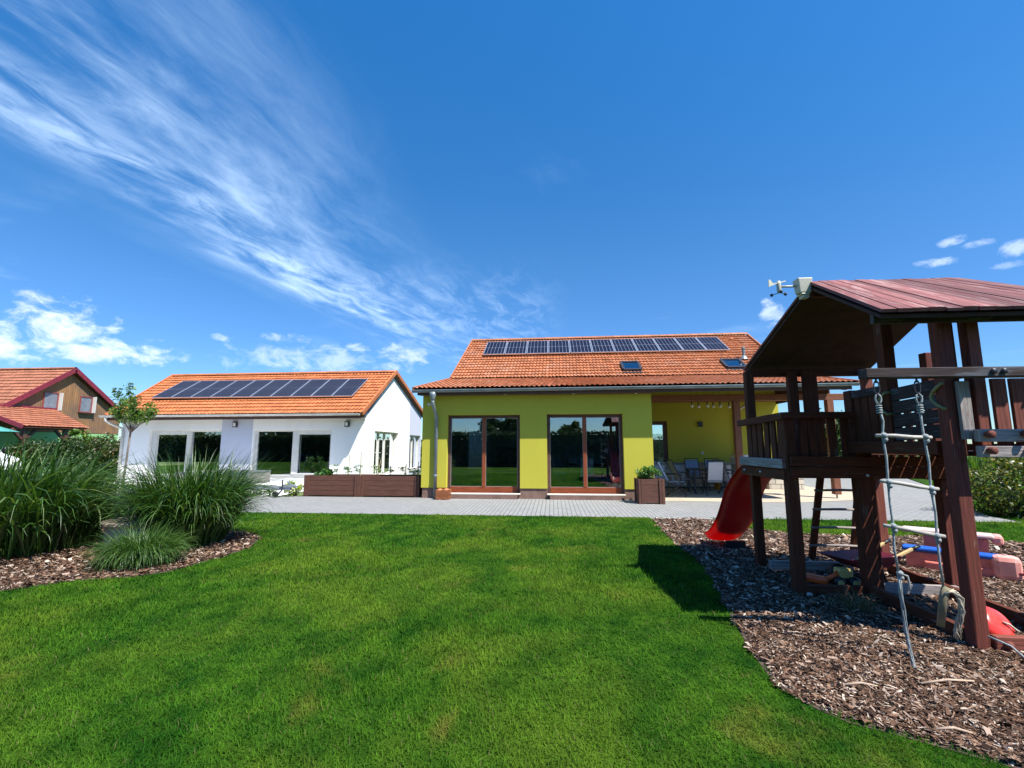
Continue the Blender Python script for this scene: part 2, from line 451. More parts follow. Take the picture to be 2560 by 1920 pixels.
# loose pale sticks on the mulch
def stick(p, q, r, label):
    b = MB(); p, q = Vector(p), Vector(q); m = (p+q)/2+Vector((.01, .015, .008))
    b.tube([p, m, q], [r, r*1.1, r*.7], 6)
    tag(b.build('stick', mat('bare_stick_wood', (.42, .31, .22), .85, .25, 20) if 'bare_stick_wood' not in MATS else MATS['bare_stick_wood'], smooth=True), label, 'stick', 'loose sticks on the bark mulch')
stick((2.27, 3.33, .03), (2.62, 3.38, .034), .007, 'pale curved stick lying on mulch beside the dangling rope end')
stick((1.78, 3.27, .03), (1.98, 3.27, .03), .007, 'short pale stick lying among chips near the lawn edge')
stick((1.98, 2.83, .03), (2.14, 2.81, .03), .007, 'thick pale stick at the foremost corner of the mulch')
stick((5.9, 5.6, .03), (6.35, 5.45, .05), .018, 'pale stick beside the toy picnic table handle end')
# ------------------------------------------------------------------ houses
def wall_boxes(b, axis, t0, t1, a0, a1, z0, z1, openings):
    """solid wall with rectangular openings; axis 'x': runs along x, thickness t0..t1 in y"""
    cuts = sorted({a0, a1, *[o[0] for o in openings], *[o[1] for o in openings]})
    def put(u0, u1, w0, w1):
        if u1-u0 < 1e-4 or w1-w0 < 1e-4: return
        b.box(u0, u1, t0, t1, w0, w1) if axis == 'x' else b.box(t0, t1, u0, u1, w0, w1)
    for u0, u1 in zip(cuts[:-1], cuts[1:]):
        m = (u0+u1)/2; zz = z0
        for o in sorted([o for o in openings if o[0] <= m <= o[1]], key=lambda o: o[2]):
            put(u0, u1, zz, o[2]); zz = o[3]
        put(u0, u1, zz, z1)
    return b

def tile_slope(name, el, er, rr, rl, ncol, nrow, mt, parent, amp=.024, step=.042, spc=7):
    el, er, rr, rl = map(Vector, (el, er, rr, rl))
    nrm = (er-el).cross(rl-el).normalized()
    nx = ncol*spc; V = []; F = []; UV = []
    def prof(c):   # roman tile: a roll and a pan
        t = c % 1.0
        return amp*(math.sin(2*math.pi*t)*.75+.25*math.sin(4*math.pi*t+.6))
    for r in range(nrow):
        for e in (0, 1):
            t = (r+e)/nrow; o = step if e == 0 else 0.0
            for i in range(nx+1):
                s = i/nx; p = (el.lerp(er, s)).lerp(rl.lerp(rr, s), t)
                jt = ((math.sin((int(s*ncol)*12.9898+r*78.233))*43758.5453) % 1.0)*.014
                V.append(p+nrm*(prof(s*ncol)+o+(jt if e == 0 else 0)))
    W = nx+1
    for r in range(nrow):
        for i in range(nx):
            a = 2*r*W+i; F.append((a, a+1, a+W+1, a+W)); c0 = i/spc; c1 = (i+1)/spc
            UV.append([(c0+.001, r+.02), (c1-.001, r+.02), (c1-.001, r+.98), (c0+.001, r+.98)])
            if r < nrow-1:
                F.append((a+W, a+W+1, a+2*W+1, a+2*W)); UV.append([(c0+.001, r+1.02)]*4)
    # underside
    n = len(V); V += [el-nrm*.06, er-nrm*.06, rr-nrm*.06, rl-nrm*.06]; F.append((n+3, n+2, n+1, n)); UV.append([(0, 0)]*4)
    b = MB(); b.v = [tuple(v) for v in V]; b.f = F; b.uv = UV
    return b.build(name, mt, parent, smooth=False)

def ridge_caps(name, p, q, n, r, mt, parent):
    b = MB(); p, q = Vector(p), Vector(q); d = (q-p).normalized()
    side = d.cross(Vector((0, 0, 1))).normalized()
    for k in range(n):
        a = p.lerp(q, k/n)-d*.03; c = p.lerp(q, (k+1)/n)
        vs = []
        for pt, rr in ((a, r*1.12), (c, r)):
            for j in range(7):
                t = math.pi*j/6; vs.append(pt+side*math.cos(t)*rr+Vector((0, 0, 1))*(math.sin(t)*rr*.8-.03))
        fs = [(j, j+1, 8+j, 7+j) for j in range(6)]+[tuple(range(6, -1, -1))]
        b.add(vs, fs, [[(k+.5, 91.5)]*4]*6+[[(k+.5, 91.5)]*7])
    return b.build(name, mt, parent)

def gutter(name, p, q, r, mt, parent, brackets=12):
    p, q = Vector(p), Vector(q); d = (q-p).normalized(); side = d.cross(Vector((0, 0, 1))).normalized()
    b = MB(); vs = []; n = 9
    for pt in (p, q):
        for rr in (r, r*.86):
            for j in range(n):
                t = math.pi*j/(n-1); vs.append(pt+side*math.cos(t)*rr-Vector((0, 0, 1))*math.sin(t)*rr)
    fs = []
    for j in range(n-1):
        fs.append((j, j+1, 2*n+j+1, 2*n+j)); fs.append((n+j+1, n+j, 3*n+j, 3*n+j+1))
    for e in (0, 2*n): fs.append(tuple(range(e, e+n)))
    fs += [(0, n, 3*n, 2*n), (n-1, 2*n-1, 4*n-1, 3*n-1)]
    b.add(vs, fs)
    b.tube([p+side*r, q+side*r], r*.16, 6)
    for k in range(brackets):
        c = p.lerp(q, (k+.5)/brackets)
        pts = [c+side*math.cos(t)*r*1.06-Vector((0, 0, 1))*math.sin(t)*r*1.06 for t in np.linspace(0, math.pi, 7)]
        b.tube(pts, .008, 4)
    return b.build(name, mt, parent)

def french_door(name, house, x0, x1, yf, z0, z1, fm, gm, fw=.075, rail=.11, mull=.05, depth=.07, sill=None, split=None):
    """window filling the opening: outer frame, two leaves, panes"""
    f = MB(); y0, y1 = yf, yf+depth
    q = MB(); q.box(x0, x0+fw, y0, y1, z0, z1); q.box(x1-fw, x1, y0, y1, z0, z1); q.box(x0+fw, x1-fw, y0, y1, z1-fw, z1)  # jambs and head coloured dark to carry the shade of the reveal
    f.box(x0+fw, x1-fw, y0, y1, z0, z0+rail)
    c = split if split else (x0+x1)/2
    f.box(c-mull, c+mull, y0-.01, y1-.01, z0+rail, z1-fw)
    w = f.build(name, fm, house, bevel=.006); q.build('shade_dark_frame', DARKTRIM, w, bevel=.006)
    for a0, a1 in ((x0+fw, c-mull), (c+mull, x1-fw)):
        g = MB(); g.box(a0, a1, y0+.03, y0+.045, z0+rail, z1-fw); g.build('pane', gm, w)
        s = MB(); t = .012
        s.box(a0, a1, y0+.012, y0+.03, z0+rail, z0+rail+t); s.box(a0, a0+t, y0+.012, y0+.03, z0+rail+t, z1-fw); s.box(a1-t, a1, y0+.012, y0+.03, z0+rail+t, z1-fw); s.box(a0+t, a1-t, y0+.012, y0+.03, z1-fw-t, z1-fw)
        s.build('glazing_bead', BEAD, w)
    return w

BEAD = mat('grey_gasket', (.22, .2, .18), .5)
# ============ yellow house ============
H = thing('yellow_house', 'yellow green rendered house with orange tiled roof and open porch', 'house', (0, 13.45, 0))
YF, YB = 13.45, 20.9
b = MB()
W1, W2 = (-3.09, -.95, .16, 2.4), (-.17, 1.99, .16, 2.41)
wall_boxes(b, 'x', YF, YF+.34, -3.83, 2.8, .3, 3.06, [(W1[0], W1[1], .16, W1[3]), (W2[0], W2[1], .16, W2[3])])
b.box(-3.83, -3.5, YF+.34, YB, .3, 3.06)                       # left side
wall_boxes(b, 'y', 2.5, 2.8, YF+.34, 17.9, .3, 3.3, [])        # porch side
wall_boxes(b, 'x', 17.9, 18.2, 2.8, 8.3, .3, 3.6, [(3.35, 4.27, .3, 2.42)])
b.box(8.0, 8.3, 18.2, YB+2.5, .3, 3.6)
b.box(-3.5, 2.5, 18.2, 18.4, .3, 3.4)
wl = b.build('wall', YELLOW, H)
p = MB()
wall_boxes(p, 'x', YF+.03, YF+.33, -3.8, 2.77, 0, .3, [(W1[0]-.001, W1[1]+.001, .16, .3), (W2[0]-.001, W2[1]+.001, .16, .3)])
p.box(-3.0, -1.02, YF-.1, YF+.03, 0, .125); p.box(-.1, 1.95, YF-.1, YF+.03, 0, .125)
p.box(-3.8, -3.53, YF+.33, YB, 0, .3); p.box(2.53, 2.77, YF+.33, 17.9, 0, .3); p.box(2.77, 8.27, 17.93, 18.17, 0, .3)
p.build('plinth', PLINTH, H)
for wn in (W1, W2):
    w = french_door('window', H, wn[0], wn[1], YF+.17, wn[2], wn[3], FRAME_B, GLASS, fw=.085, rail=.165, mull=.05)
    s = MB(); s.box(wn[0]-.01, wn[1]+.01 if wn is W1 else wn[1], YF-.1, YF+.17, .128, .158); s.build('sill', SILL, w, bevel=.005)
# porch door
dw = MB(); dw.box(3.35, 3.47, 17.95, 18.03, .3, 2.42); dw.box(4.12, 4.27, 17.95, 18.03, .3, 2.42); dw.box(3.47, 4.12, 17.95, 18.03, 2.28, 2.42); dw.box(3.47, 4.12, 17.95, 18.03, .3, .5)
dd = dw.build('porch_door', DARKTRIM, H); g = MB(); g.box(3.47, 4.12, 17.98, 17.995, .5, 2.28); g.build('pane', GLASS, dd)
# roof
EL, ER = Vector((-4.0, 13.03, 3.15)), Vector((8.14, 13.03, 3.2))
KL, KR = Vector((-3.7, 16.64, 3.93)), Vector((8.3, 16.64, 3.95))
RL_, RR_ = Vector((-3.6, 20.5, 6.22)), Vector((8.42, 20.5, 6.28))
tile_slope('lower_roof', EL, ER, KR, KL, 86, 12, TILE_Y, H, amp=.02, step=.02, spc=6)
tile_slope('upper_roof', KL+Vector((0, 0, .02)), KR+Vector((0, 0, .02)), RR_, RL_, 94, 16, TILE_Y, H, amp=.017, step=.036, spc=6)
bk = MB(); bl, br_ = Vector((-3.6, 25.4, 3.3)), Vector((8.42, 25.4, 3.3))
bk.prism([RL_-Vector((0, 0, .04)), bl, br_, RR_-Vector((0, 0, .04))], (0, 0, -.08)); bk.build('back_roof', TILE_Y, H)
ridge_caps('ridge_tiles', RL_+Vector((0, 0, .04)), RR_+Vector((0, 0, .04)), 36, .11, TILE_Y, H)
for A, B, C in ((EL, KL, RL_), (ER, KR, RR_)):
    sx = -.02 if A is EL else .02; vg = MB()
    vg.bar(A+Vector((sx, 0, -.02)), B+Vector((sx, 0, 0)), .05, .12); vg.bar(B+Vector((sx, 0, .02)), C+Vector((sx, 0, 0)), .05, .14)
    vg.build('verge_tiles', TILE_Y, H)
for x in (-3.55, 8.3):
    gb = MB(); gb.prism([(x, 16.6, 3.3), (x, 16.6, 3.82), (x, 20.5, 6.22), (x, 25.2, 3.3)], (.08, 0, 0)); gb.build('gable_wall', YELLOW, H)
gutter('gutter', (-4.02, 12.99, 3.08), (8.11, 12.99, 3.15), .068, ZINC, H, 24)
fs = MB(); fs.bar((-3.9, 13.1, 3.03), (8.0, 13.1, 3.08), .03, .16); fs.bar((-3.9, 13.28, 2.985), (2.78, 13.28, 2.985), .32, .03)
fs.build('fascia_board', DARKTRIM, H)
WWT = mat('warm_white_trim', (.75, .7, .55), .5)
for x in (-3.5, -1.35, .6, 2.35): fl = MB(); fl.lathe([(.035, 2.962), (.04, 2.968), (.04, 2.97)], (x, 13.25, 0), 12); fl.build('soffit_light', WWT, H)
dp = MB(); xd = -3.42
dp.lathe([(.05, 2.78), (.062, 2.84), (.1, 2.93), (.1, 3.03)], (xd, 13.0, 0), 16)
dp.tube([(xd, 13.0, 2.82), (xd, 13.0, 2.72), (xd+.02, 13.12, 2.55), (xd+.03, 13.3, 2.38), (xd+.03, 13.36, 2.25), (xd+.03, 13.36, 0)], .05, 12)
dp.lathe([(.056, .62), (.06, .63), (.06, .67), (.056, .68)], (xd+.03, 13.36, 0), 12)
dp.build('downspout', ZINC, H, smooth=True)
cm = MB(); cm.box(-3.66, -3.58, 13.3, 13.44, 2.68, 2.74); cm.build('wall_camera', FRAME_W, H)
# porch structure
pb = MB(); pb.bar((2.8, 14.4, 2.93), (8.55, 14.4, 2.93), .16, .18); pb.build('porch_beam', TIMBER, H, bevel=.006)
pb = MB(); pb.bar((2.8, 17.8, 3.2), (8.3, 17.8, 3.2), .14, .16); pb.build('porch_beam', TIMBER, H, bevel=.006)
for k in range(8): rf = MB(); rf.bar((3.1+k*.68, 13.15, 3.06), (3.1+k*.68, 18, 4.12), .1, .14); rf.build('rafter', TIMBER, H)
sb = MB(); sb.prism([(8.2, 14.5, 3.02), (8.2, 17.85, 3.02), (8.2, 17.85, 4.1), (8.2, 14.5, 3.36)], (.03, 0, 0)); sb.build('porch_sun_blocker', DARKTRIM, H)  # added board that keeps a sun patch off the porch back wall
sf = MB(); sf.prism([(2.8, 13.1, 3.12), (8.2, 13.1, 3.14), (8.2, 18.4, 4.28), (2.8, 18.4, 4.28)], (0, 0, .02)); sf.build('porch_ceiling', woodmat('dark_ceiling_boards', (.12, .06, .035), None, 0, .7, .2), H)
for x in (5.47, 8.11):
    c = MB(); c.bar((x, 14.4, .12), (x, 14.4, 2.84), .18, .18, up=(0, 1, 0)); c.tube([(x, 14.4, .012), (x, 14.4, .12)], .02, 8)
    c.build('porch_post', TIMBER, H, bevel=.008)
gp = MB(); gp.tube([(7.2, 17.6, 3.1), (6.75, 17.78, 2.75), (6.7, 17.82, 2.55), (6.7, 17.82, .3)], .045, 8); gp.build('porch_downspout', ZINC_L, H, smooth=True)
sc = MB(); sc.box(5.39, 5.55, 17.82, 17.9, 2.2, 2.38); sc.build('wall_vent', DARKMETAL, H)
so = MB(); so.box(5.45, 5.53, 17.87, 17.9, 1.19, 1.29); so.build('wall_socket', FRAME_W, H)
# roof windows
sl = (RL_-KL).normalized(); nrm = Vector((1, 0, 0)).cross(Vector((0, sl.y, sl.z)).normalized())
def onslope(x, y): return Vector((x, y, 3.95+(y-16.64)*(6.26-3.95)/3.86))
for xa, ya, wd in ((2.6, 17.02, .62), (6.28, 17.1, .66)):
    c0 = onslope(xa, ya)+nrm*.07; sv = Vector((0, 3.86, 2.31)).normalized(); L = .78
    f = MB()
    for (p0, q0) in (((0, 0), (wd, 0)), ((0, L), (wd, L))): f.bar(c0+Vector((p0[0], 0, 0))+sv*p0[1], c0+Vector((q0[0], 0, 0))+sv*q0[1], .09, .1, up=nrm)
    for u in (0, wd): f.bar(c0+Vector((u, 0, 0))+sv*.045, c0+Vector((u, 0, 0))+sv*(L-.045), .09, .1, up=nrm)
    f.bar(c0+Vector((-.05, 0, 0))-sv*.12-nrm*.04, c0+Vector((wd+.05, 0, 0))-sv*.12-nrm*.04, .16, .03, up=nrm)
    ro = f.build('roof_window', DARKMETAL, H)
    g = MB(); q = [c0+Vector((.04, 0, 0))+sv*.04, c0+Vector((wd-.04, 0, 0))+sv*.04, c0+Vector((wd-.04, 0, 0))+sv*(L-.04), c0+Vector((.04, 0, 0))+sv*(L-.04)]
    g.prism(q, nrm*.02); g.build('pane', GLASS, ro)
vp = MB(); v0 = onslope(7.2, 17.9); vp.tube([v0, v0+Vector((0, 0, .42))], .055, 10); vp.lathe([(.07, .42), (.07, .47), (.02, .5)], v0, 10); vp.lathe([(.16, .0), (.1, .1), (.06, .14)], v0+Vector((0, 0, .02)), 10)
vp.build('vent_pipe', ZINC, H)
for xx, yy in ((7.55, 19.95), (6.95, 20.05)):
    hk = MB(); v1 = onslope(xx, yy); hk.blob(v1+nrm*.05, (.09, .07, .06)); hk.build('vent_tile', TILE_Y, H)

# solar panels
PANEL = None
def cellmat():
    m, nt, b = newmat('solar_cells')
    uv = nt.new('ShaderNodeTexCoord').outputs['UV']
    sp = nt.new('ShaderNodeSeparateXYZ'); nt.link(uv, sp.inputs[0])
    fx = nt.math('FRACT', nt.math('ADD', nt.math('MULTIPLY', sp.outputs[0], 6), .03)); lx = nt.math('LESS_THAN', fx, .075)
    ly = nt.math('LESS_THAN', nt.math('ABSOLUTE', nt.math('SUBTRACT', sp.outputs[1], .5)), .006)
    c = nt.mix(nt.math('MAXIMUM', nt.math('MULTIPLY', lx, .6), nt.math('MULTIPLY', ly, .5)), (.011, .014, .03), (.36, .38, .43))
    nt.link(c, b.inputs['Base Color']); b.inputs['Roughness'].default_value = .3; b.inputs['Specular IOR Level'].default_value = .04
    return m
CELLS = cellmat()
ORD = ['first', 'second', 'third', 'fourth', 'fifth', 'sixth', 'seventh', 'eighth', 'ninth', 'tenth', 'eleventh']
def panel_row(n, bl, br, tl, tr, nrm, where, group):
    bl, br, tl, tr = map(Vector, (bl, br, tl, tr)); nrm = Vector(nrm).normalized()
    for k in range(n):
        g = .012/((br-bl).length/n)
        s0, s1 = (k+g/2+.006)/n, (k+1-g/2-.006)/n
        q = [bl.lerp(br, s0), bl.lerp(br, s1), tl.lerp(tr, s1), tl.lerp(tr, s0)]
        name = ORD[k] if k < n-1 else 'last'
        t = thing('solar_panel', f'{name} dark blue solar panel from the left on the {where}', 'solar panel', q[0], group)
        c = MB(); c.add([p+nrm*.036 for p in q], [(0, 1, 2, 3)], [[(0, 0), (1, 0), (1, 1), (0, 1)]]); c.build('cell_sheet', CELLS, t)
        f = MB(); e = .03
        for i in range(4):
            a, d = q[i], q[(i+1) % 4]
            u = (d-a).normalized(); inn = nrm.cross(u).normalized()
            off = .0 if i % 2 else e
            f.bar(a+u*off*.5+inn*e/2+nrm*.022, d-u*off*.5+inn*e/2+nrm*.022, e, .04, up=nrm)
        f.build('frame', ALU, t)
lift = nrm*.085
panel_row(11, onslope(-2.83, 18.58)+lift, onslope(6.99, 18.64)+lift, onslope(-2.83, 19.98)+lift, onslope(6.99, 20.04)+lift, nrm, 'yellow house roof', 'row of solar panels on the yellow house roof')

# interior of the yellow house seen through its windows
it = MB(); it.box(-3.5, 2.5, 13.8, 18.2, .1, .15); it.build('interior_floor', EARTH, H)
it = MB(); it.box(-3.49, 2.49, 18.1, 18.19, .15, 2.9); it.box(-3.49, -3.4, 13.82, 18.1, .15, 2.9); it.box(2.4, 2.49, 13.82, 18.1, .15, 2.9); it.box(-3.49, 2.49, 13.82, 18.19, 2.9, 2.98)
it.build('interior_wall', INWALL, H)
cu = MB(); vs = []; n = 40
for i in range(n+1):
    x = -2.55+.5*i/n; y = 14.1+.035*math.sin(i*1.25)
    vs += [(x, y, .8), (x, y, 2.6)]
cu.add(vs, [(2*i, 2*i+2, 2*i+3, 2*i+1) for i in range(n)]); o = cu.build('curtain', mat('white_curtain', (.8, .82, .8), .9), smooth=True)
tag(o, 'pale pleated curtain hanging behind the left french window of the yellow house', 'curtain'); o.modifiers.new('solid', 'SOLIDIFY').thickness = .006
tv = thing('television', 'black flat television on a wall behind the left french window', 'television', (-1.5, 16.6, 1.0))
q = MB(); q.box(-2.0, -.95, 16.6, 16.65, .85, 1.45); q.build('screen', BLACK, tv); q = MB(); q.box(-1.7, -1.2, 16.55, 16.8, .8, .84); q.bar((-1.45, 16.65, .84), (-1.45, 16.65, .9), .1, .04, up=(0, 1, 0)); q.build('stand', DARKMETAL, tv)
q = MB(); q.box(-2.2, -.7, 16.5, 17, .5, .78); q.box(-2.18, -.72, 16.52, 16.98, .16, .5); tag(q.build('tv_cabinet', DARKTRIM), 'low dark cabinet under the black television indoors', 'cabinet')
DCW = mat('cream_leather', (.75, .72, .65), .6)
def dining_chair(x, y, rz, label):
    t = thing('dining_chair', label, 'chair', (x, y, .15), 'dining chairs behind the right french window', rz)
    ORG[t.name] = Vector((0, 0, 0))
    q = MB(); q.box(-.21, .21, -.21, .21, .4, .47); q.build('seat', DCW, t, bevel=.01)
    q = MB(); q.bar((0, .2, .47), (0, .27, .98), .4, .05, up=(0, 1, 0)); q.build('backrest', DCW, t, bevel=.01)
    for sx in (-.18, .18):
        for sy in (-.18, .18):
            q = MB(); q.box(sx-.02, sx+.02, sy-.02, sy+.02, 0, .4); q.build('leg', DARKTRIM, t)
dining_chair(1.05, 15.1, R(180), 'cream dining chair with its back to the right french window')
dining_chair(.25, 15.9, R(90), 'cream dining chair at the left end of the indoor table')
dining_chair(1.9, 15.9, R(-90), 'cream dining chair at the right end of the indoor table')
dining_chair(.75, 16.7, 0, 'cream dining chair on the far side of the indoor table')
t = thing('dining_table', 'dark wooden dining table behind the right french window', 'table', (1.07, 15.9, .15)); ORG[t.name] = Vector((0, 0, 0))
q = MB(); q.box(-.65, .65, -.42, .42, .7, .75); q.build('tabletop', DARKTRIM, t)
for sx in (-.58, .58):
    for sy in (-.35, .35): q = MB(); q.box(sx-.03, sx+.03, sy-.03, sy+.03, 0, .7); q.build('leg', DARKTRIM, t)

# ============ white house ============
H = thing('white_house', 'white rendered bungalow with bright orange tiled roof and grey band', 'house', (-12.7, 18, 0))
XL, XR = -17.95, -7.48
b = MB(); O1, O2 = (-16.7, -13.56, .2, 2.15), (-12.13, -8.85, .25, 2.15)
wall_boxes(b, 'x', 18, 18.3, XL, -13.52, 0, 2.82, [(O1[0], -13.52, O1[2], O1[3])])
wall_boxes(b, 'x', 18, 18.3, -12.19, XR, 0, 2.82, [(-12.13, O2[1], O2[2], O2[3])])
b.box(XL, XL+.3, 18.3, 25.8, 0, 2.9)
wall_boxes(b, 'y', XR-.3, XR, 18.3, 23.86, 0, 2.82, [(19.1, 22.1, .22, 2.12)])
b.prism([(XR-.3, 18.3, 2.82), (XR-.3, 23.86, 2.82), (XR-.3, 23.86, 3.86), (XR-.3, 21.1, 4.72)], (.3, 0, 0))
b.prism([(XL, 18.3, 2.9), (XL, 25.8, 2.9), (XL, 21.1, 4.6)], (.3, 0, 0))
b.build('wall', WHITE, H)
b = MB(); b.box(-13.52, -12.19, 17.99, 18.29, 0, 2.815); b.build('grey_band', GREYBAND, H)
b = MB(); wall_boxes(b, 'y', XR-.3, XR-.002, 23.86, 26, 0, 2.82, [(23.95, 25.9, .25, 2.06)])
b.prism([(XR-.3, 23.86, 2.82), (XR-.3, 26, 2.82), (XR-.3, 26, 3.2), (XR-.3, 23.86, 3.86)], (.298, 0, 0)); b.build('grey_gable_band', GREYBAND, H)
# windows
def slide_window(x0, x1, z0, z1, c, wide_left):
    f = MB(); y0 = 18.12; fw = .1
    f.box(x0, x0+fw, y0, y0+.14, z0, z1); f.box(x1-.06, x1, y0, y0+.14, z0, z1); f.box(x0+fw, x1-.06, y0, y0+.14, z1-.07, z1); f.box(x0+fw, x1-.06, y0, y0+.14, z0, z0+.1)
    f.box(c-.07, c+.07, y0-.015, y0+.12, z0+.1, z1-.07)
    a0, a1 = (x0+fw, c-.07) if wide_left else (c+.07, x1-.06)
    e = .12
    f.box(a0, a0+e, y0-.01, y0+.06, z0+.1, z1-.07); f.box(a1-.02, a1, y0-.01, y0+.06, z0+.1, z1-.07); f.box(a0+e, a1-.02, y0-.01, y0+.06, z1-.07-e, z1-.07); f.box(a0+e, a1-.02, y0-.01, y0+.06, z0+.1, z0+.16)
    w = f.build('window', FRAME_W, H, bevel=.006)
    for u0, u1, yy in ((x0+fw, c-.07, y0+.06), (c+.07, x1-.06, y0+.09)):
        g = MB(); g.box(u0, u1, yy, yy+.012, z0+.1, z1-.07); g.build('pane', GLASS_W, w)
    s = MB(); s.box(x0, x1, 17.96, 18.12, z0-.035, z0); s.build('sill', ZINC_L, w)
slide_window(*O1[:2], O1[2], O1[3], -15.03, True)
slide_window(*O2[:2], O2[2], O2[3], -10.45, False)
f = MB(); xg = XR-.2
for y in (19.1, 19.95, 20.7, 22.02): f.box(xg-.06, xg+.04, y, y+.09, .3, 2.04)
f.box(xg-.06, xg+.04, 19.1, 22.11, 2.04, 2.12); f.box(xg-.06, xg+.04, 19.1, 22.11, .22, .3)
w = f.build('glazed_door', FRAME_W, H, bevel=.006)
for y0, y1 in ((19.19, 19.95), (20.04, 20.7), (20.79, 22.02)):
    g = MB(); g.box(xg-.02, xg-.008, y0, y1, .3, 2.04); g.build('pane', GLASS_W, w)
hd = MB(); hd.tube([(xg+.04, 20.0, 1.2), (xg+.1, 20.0, 1.2), (xg+.1, 20.12, 1.2)], .012, 6); hd.build('handle', ALU, w)
f = MB()
for y in (23.95, 24.85, 25.83): f.box(xg-.02, xg+.06, y, y+.07, .32, 1.99)
f.box(xg-.02, xg+.06, 23.95, 25.9, 1.99, 2.06); f.box(xg-.02, xg+.06, 23.95, 25.9, .25, .32)
w = f.build('window', FRAME_W, H, bevel=.006)
for y0, y1 in ((24.02, 24.85), (24.92, 25.83)):
    g = MB(); g.box(xg, xg+.012, y0, y1, .32, 1.99); g.build('pane', GLASS_W, w)
s = MB(); s.box(xg+.05, XR+.06, 23.93, 25.92, .21, .25); s.build('sill', ZINC_L, w)
# roof
EL, ER = Vector((-18.12, 17.36, 2.72)), Vector((-7.36, 17.36, 2.76)); RLw, RRw = Vector((-18.62, 21.1, 4.9)), Vector((-7.36, 21.1, 4.94))
tile_slope('front_roof', EL, ER, RRw, RLw, 68, 14, TILE_W, H, amp=.018, step=.036, spc=6)
bk = MB(); bk.prism([RLw-Vector((0, 0, .03)), (-18.62, 26.4, 3.2), (-7.36, 26.4, 3.24), RRw-Vector((0, 0, .03))], (0, 0, -.1)); bk.build('back_roof', TILE_W, H)
ridge_caps('ridge_tiles', RLw+Vector((0, 0, .04)), RRw+Vector((0, 0, .04)), 34, .11, TILE_W, H)
for x in (-18.64, -7.33):
    A = EL if x < -10 else ER; B = RLw if x < -10 else RRw; vg = MB()
    vg.bar((A.x+(.03 if x > -10 else -.02), A.y, A.z-.02), (x, B.y, B.z+.02), .06, .16); vg.bar((x, B.y, B.z+.02), (x, 26.4, 3.22), .06, .16)
    vg.build('verge_tiles', TILE_W, H)
sfm = MB()
for x in (-18.3, -7.43): sfm.bar((max(x, -18.0), 17.55, 2.64), (x, 21.1, 4.78), .2 if x < -10 else .1, .05); sfm.bar((x, 21.1, 4.78), (x, 26.3, 3.1), .2 if x < -10 else .1, .05)
sfm.bar((-18.1, 17.42, 2.6), (-7.4, 17.42, 2.64), .03, .16); sfm.bar((-18.08, 17.71, 2.59), (-7.42, 17.71, 2.63), .54, .03)
sfm.build('soffit_board', DARKTRIM, H)
gutter('gutter', (-18.3, 17.31, 2.70), (-7.42, 17.31, 2.73), .065, ZINC_L, H, 16)
dp = MB(); dp.tube([(-18.05, 17.31, 2.68), (-18.05, 17.31, 2.52), (-18.0, 17.5, 2.4), (-17.9, 17.92, 2.22), (-17.85, 17.94, 2.1), (-17.85, 17.94, 0)], .05, 10); dp.build('downspout', ZINC_L, H, smooth=True)
LAMPW = mat('opal_lamp_glass', (.8, .8, .78), .3)
for x in (-12.93, -8.19):
    l = MB(); l.box(x-.09, x+.09, 17.9, 17.99, 2.25, 2.47); lo = l.build('wall_lamp', DARKMETAL, H, bevel=.01)
    l = MB(); l.box(x-.055, x+.055, 17.885, 17.9, 2.29, 2.43); l.build('lamp_glass', LAMPW, lo)
# interior
it = MB(); it.box(XL+.3, XR-.3, 18.3, 25.5, .12, .18); it.build('interior_floor', EARTH, H)
it = MB(); it.box(XL+.3, XR-.3, 25.4, 25.5, .18, 2.8); it.box(-13.0, -12.9, 18.4, 25.4, .18, 2.8); it.box(XL+.3, XR-.3, 18.31, 25.5, 2.8, 2.86); it.build('interior_wall', INWALL, H)
q = MB(); q.bar((-11.1, 19.6, .2), (-11.0, 19.9, 1.15), .55, .06, up=(0, 1, 0)); tag(q.build('exercise_mat', mat('deep_blue_foam', (.02, .05, .35), .6), bevel=.01), 'deep blue padded mat standing behind the sliding window', 'mat')
q = MB(); q.tube([(-11.75, 19.6, .2), (-11.7, 19.6, .6), (-11.45, 19.6, .75), (-11.2, 19.65, .78)], .03, 8); q.tube([(-11.9, 19.4, .2), (-11.3, 19.8, .2)], .03, 8); tag(q.build('fitness_bench', BLACK, smooth=True), 'black bent tube exercise frame beside the blue mat indoors', 'exercise machine')
q = MB(); q.tube([(-15.9, 19.5, .2), (-15.9, 19.5, 1.2), (-15.75, 19.5, 1.6), (-15.3, 19.5, 1.68), (-14.9, 19.5, 1.5), (-14.85, 19.5, .9)], .05, 8); q.box(-15.95, -15.5, 19.4, 19.65, .75, 1.2); q.box(-16, -14.8, 19.3, 19.8, .2, .28)
tag(q.build('exercise_machine', BLACK), 'black arched exercise machine behind the left sliding window', 'exercise machine')
q = MB(); q.blob((-14.0, 19.5, 1.25), (.2, .12, .45)); q.bar((-14, 19.5, .2), (-14, 19.5, .85), .06, .06); tag(q.build('punch_bag', mat('dull_red_vinyl', (.4, .06, .04), .5), smooth=True), 'red padded bag on a stand behind the left sliding window', 'punch bag')
nw = Vector((0, -(RRw.z-ER.z), RRw.y-ER.y)).normalized()
def onw(x, y): return Vector((x, y, 2.74+(y-17.36)*(4.92-2.74)/3.74))
panel_row(10, onw(-17.25, 18.55)+nw*.1, onw(-8.28, 18.55)+nw*.1, onw(-17.25, 20.2)+nw*.1, onw(-8.28, 20.2)+nw*.1, nw, 'white house roof', 'row of solar panels on the white house roof')

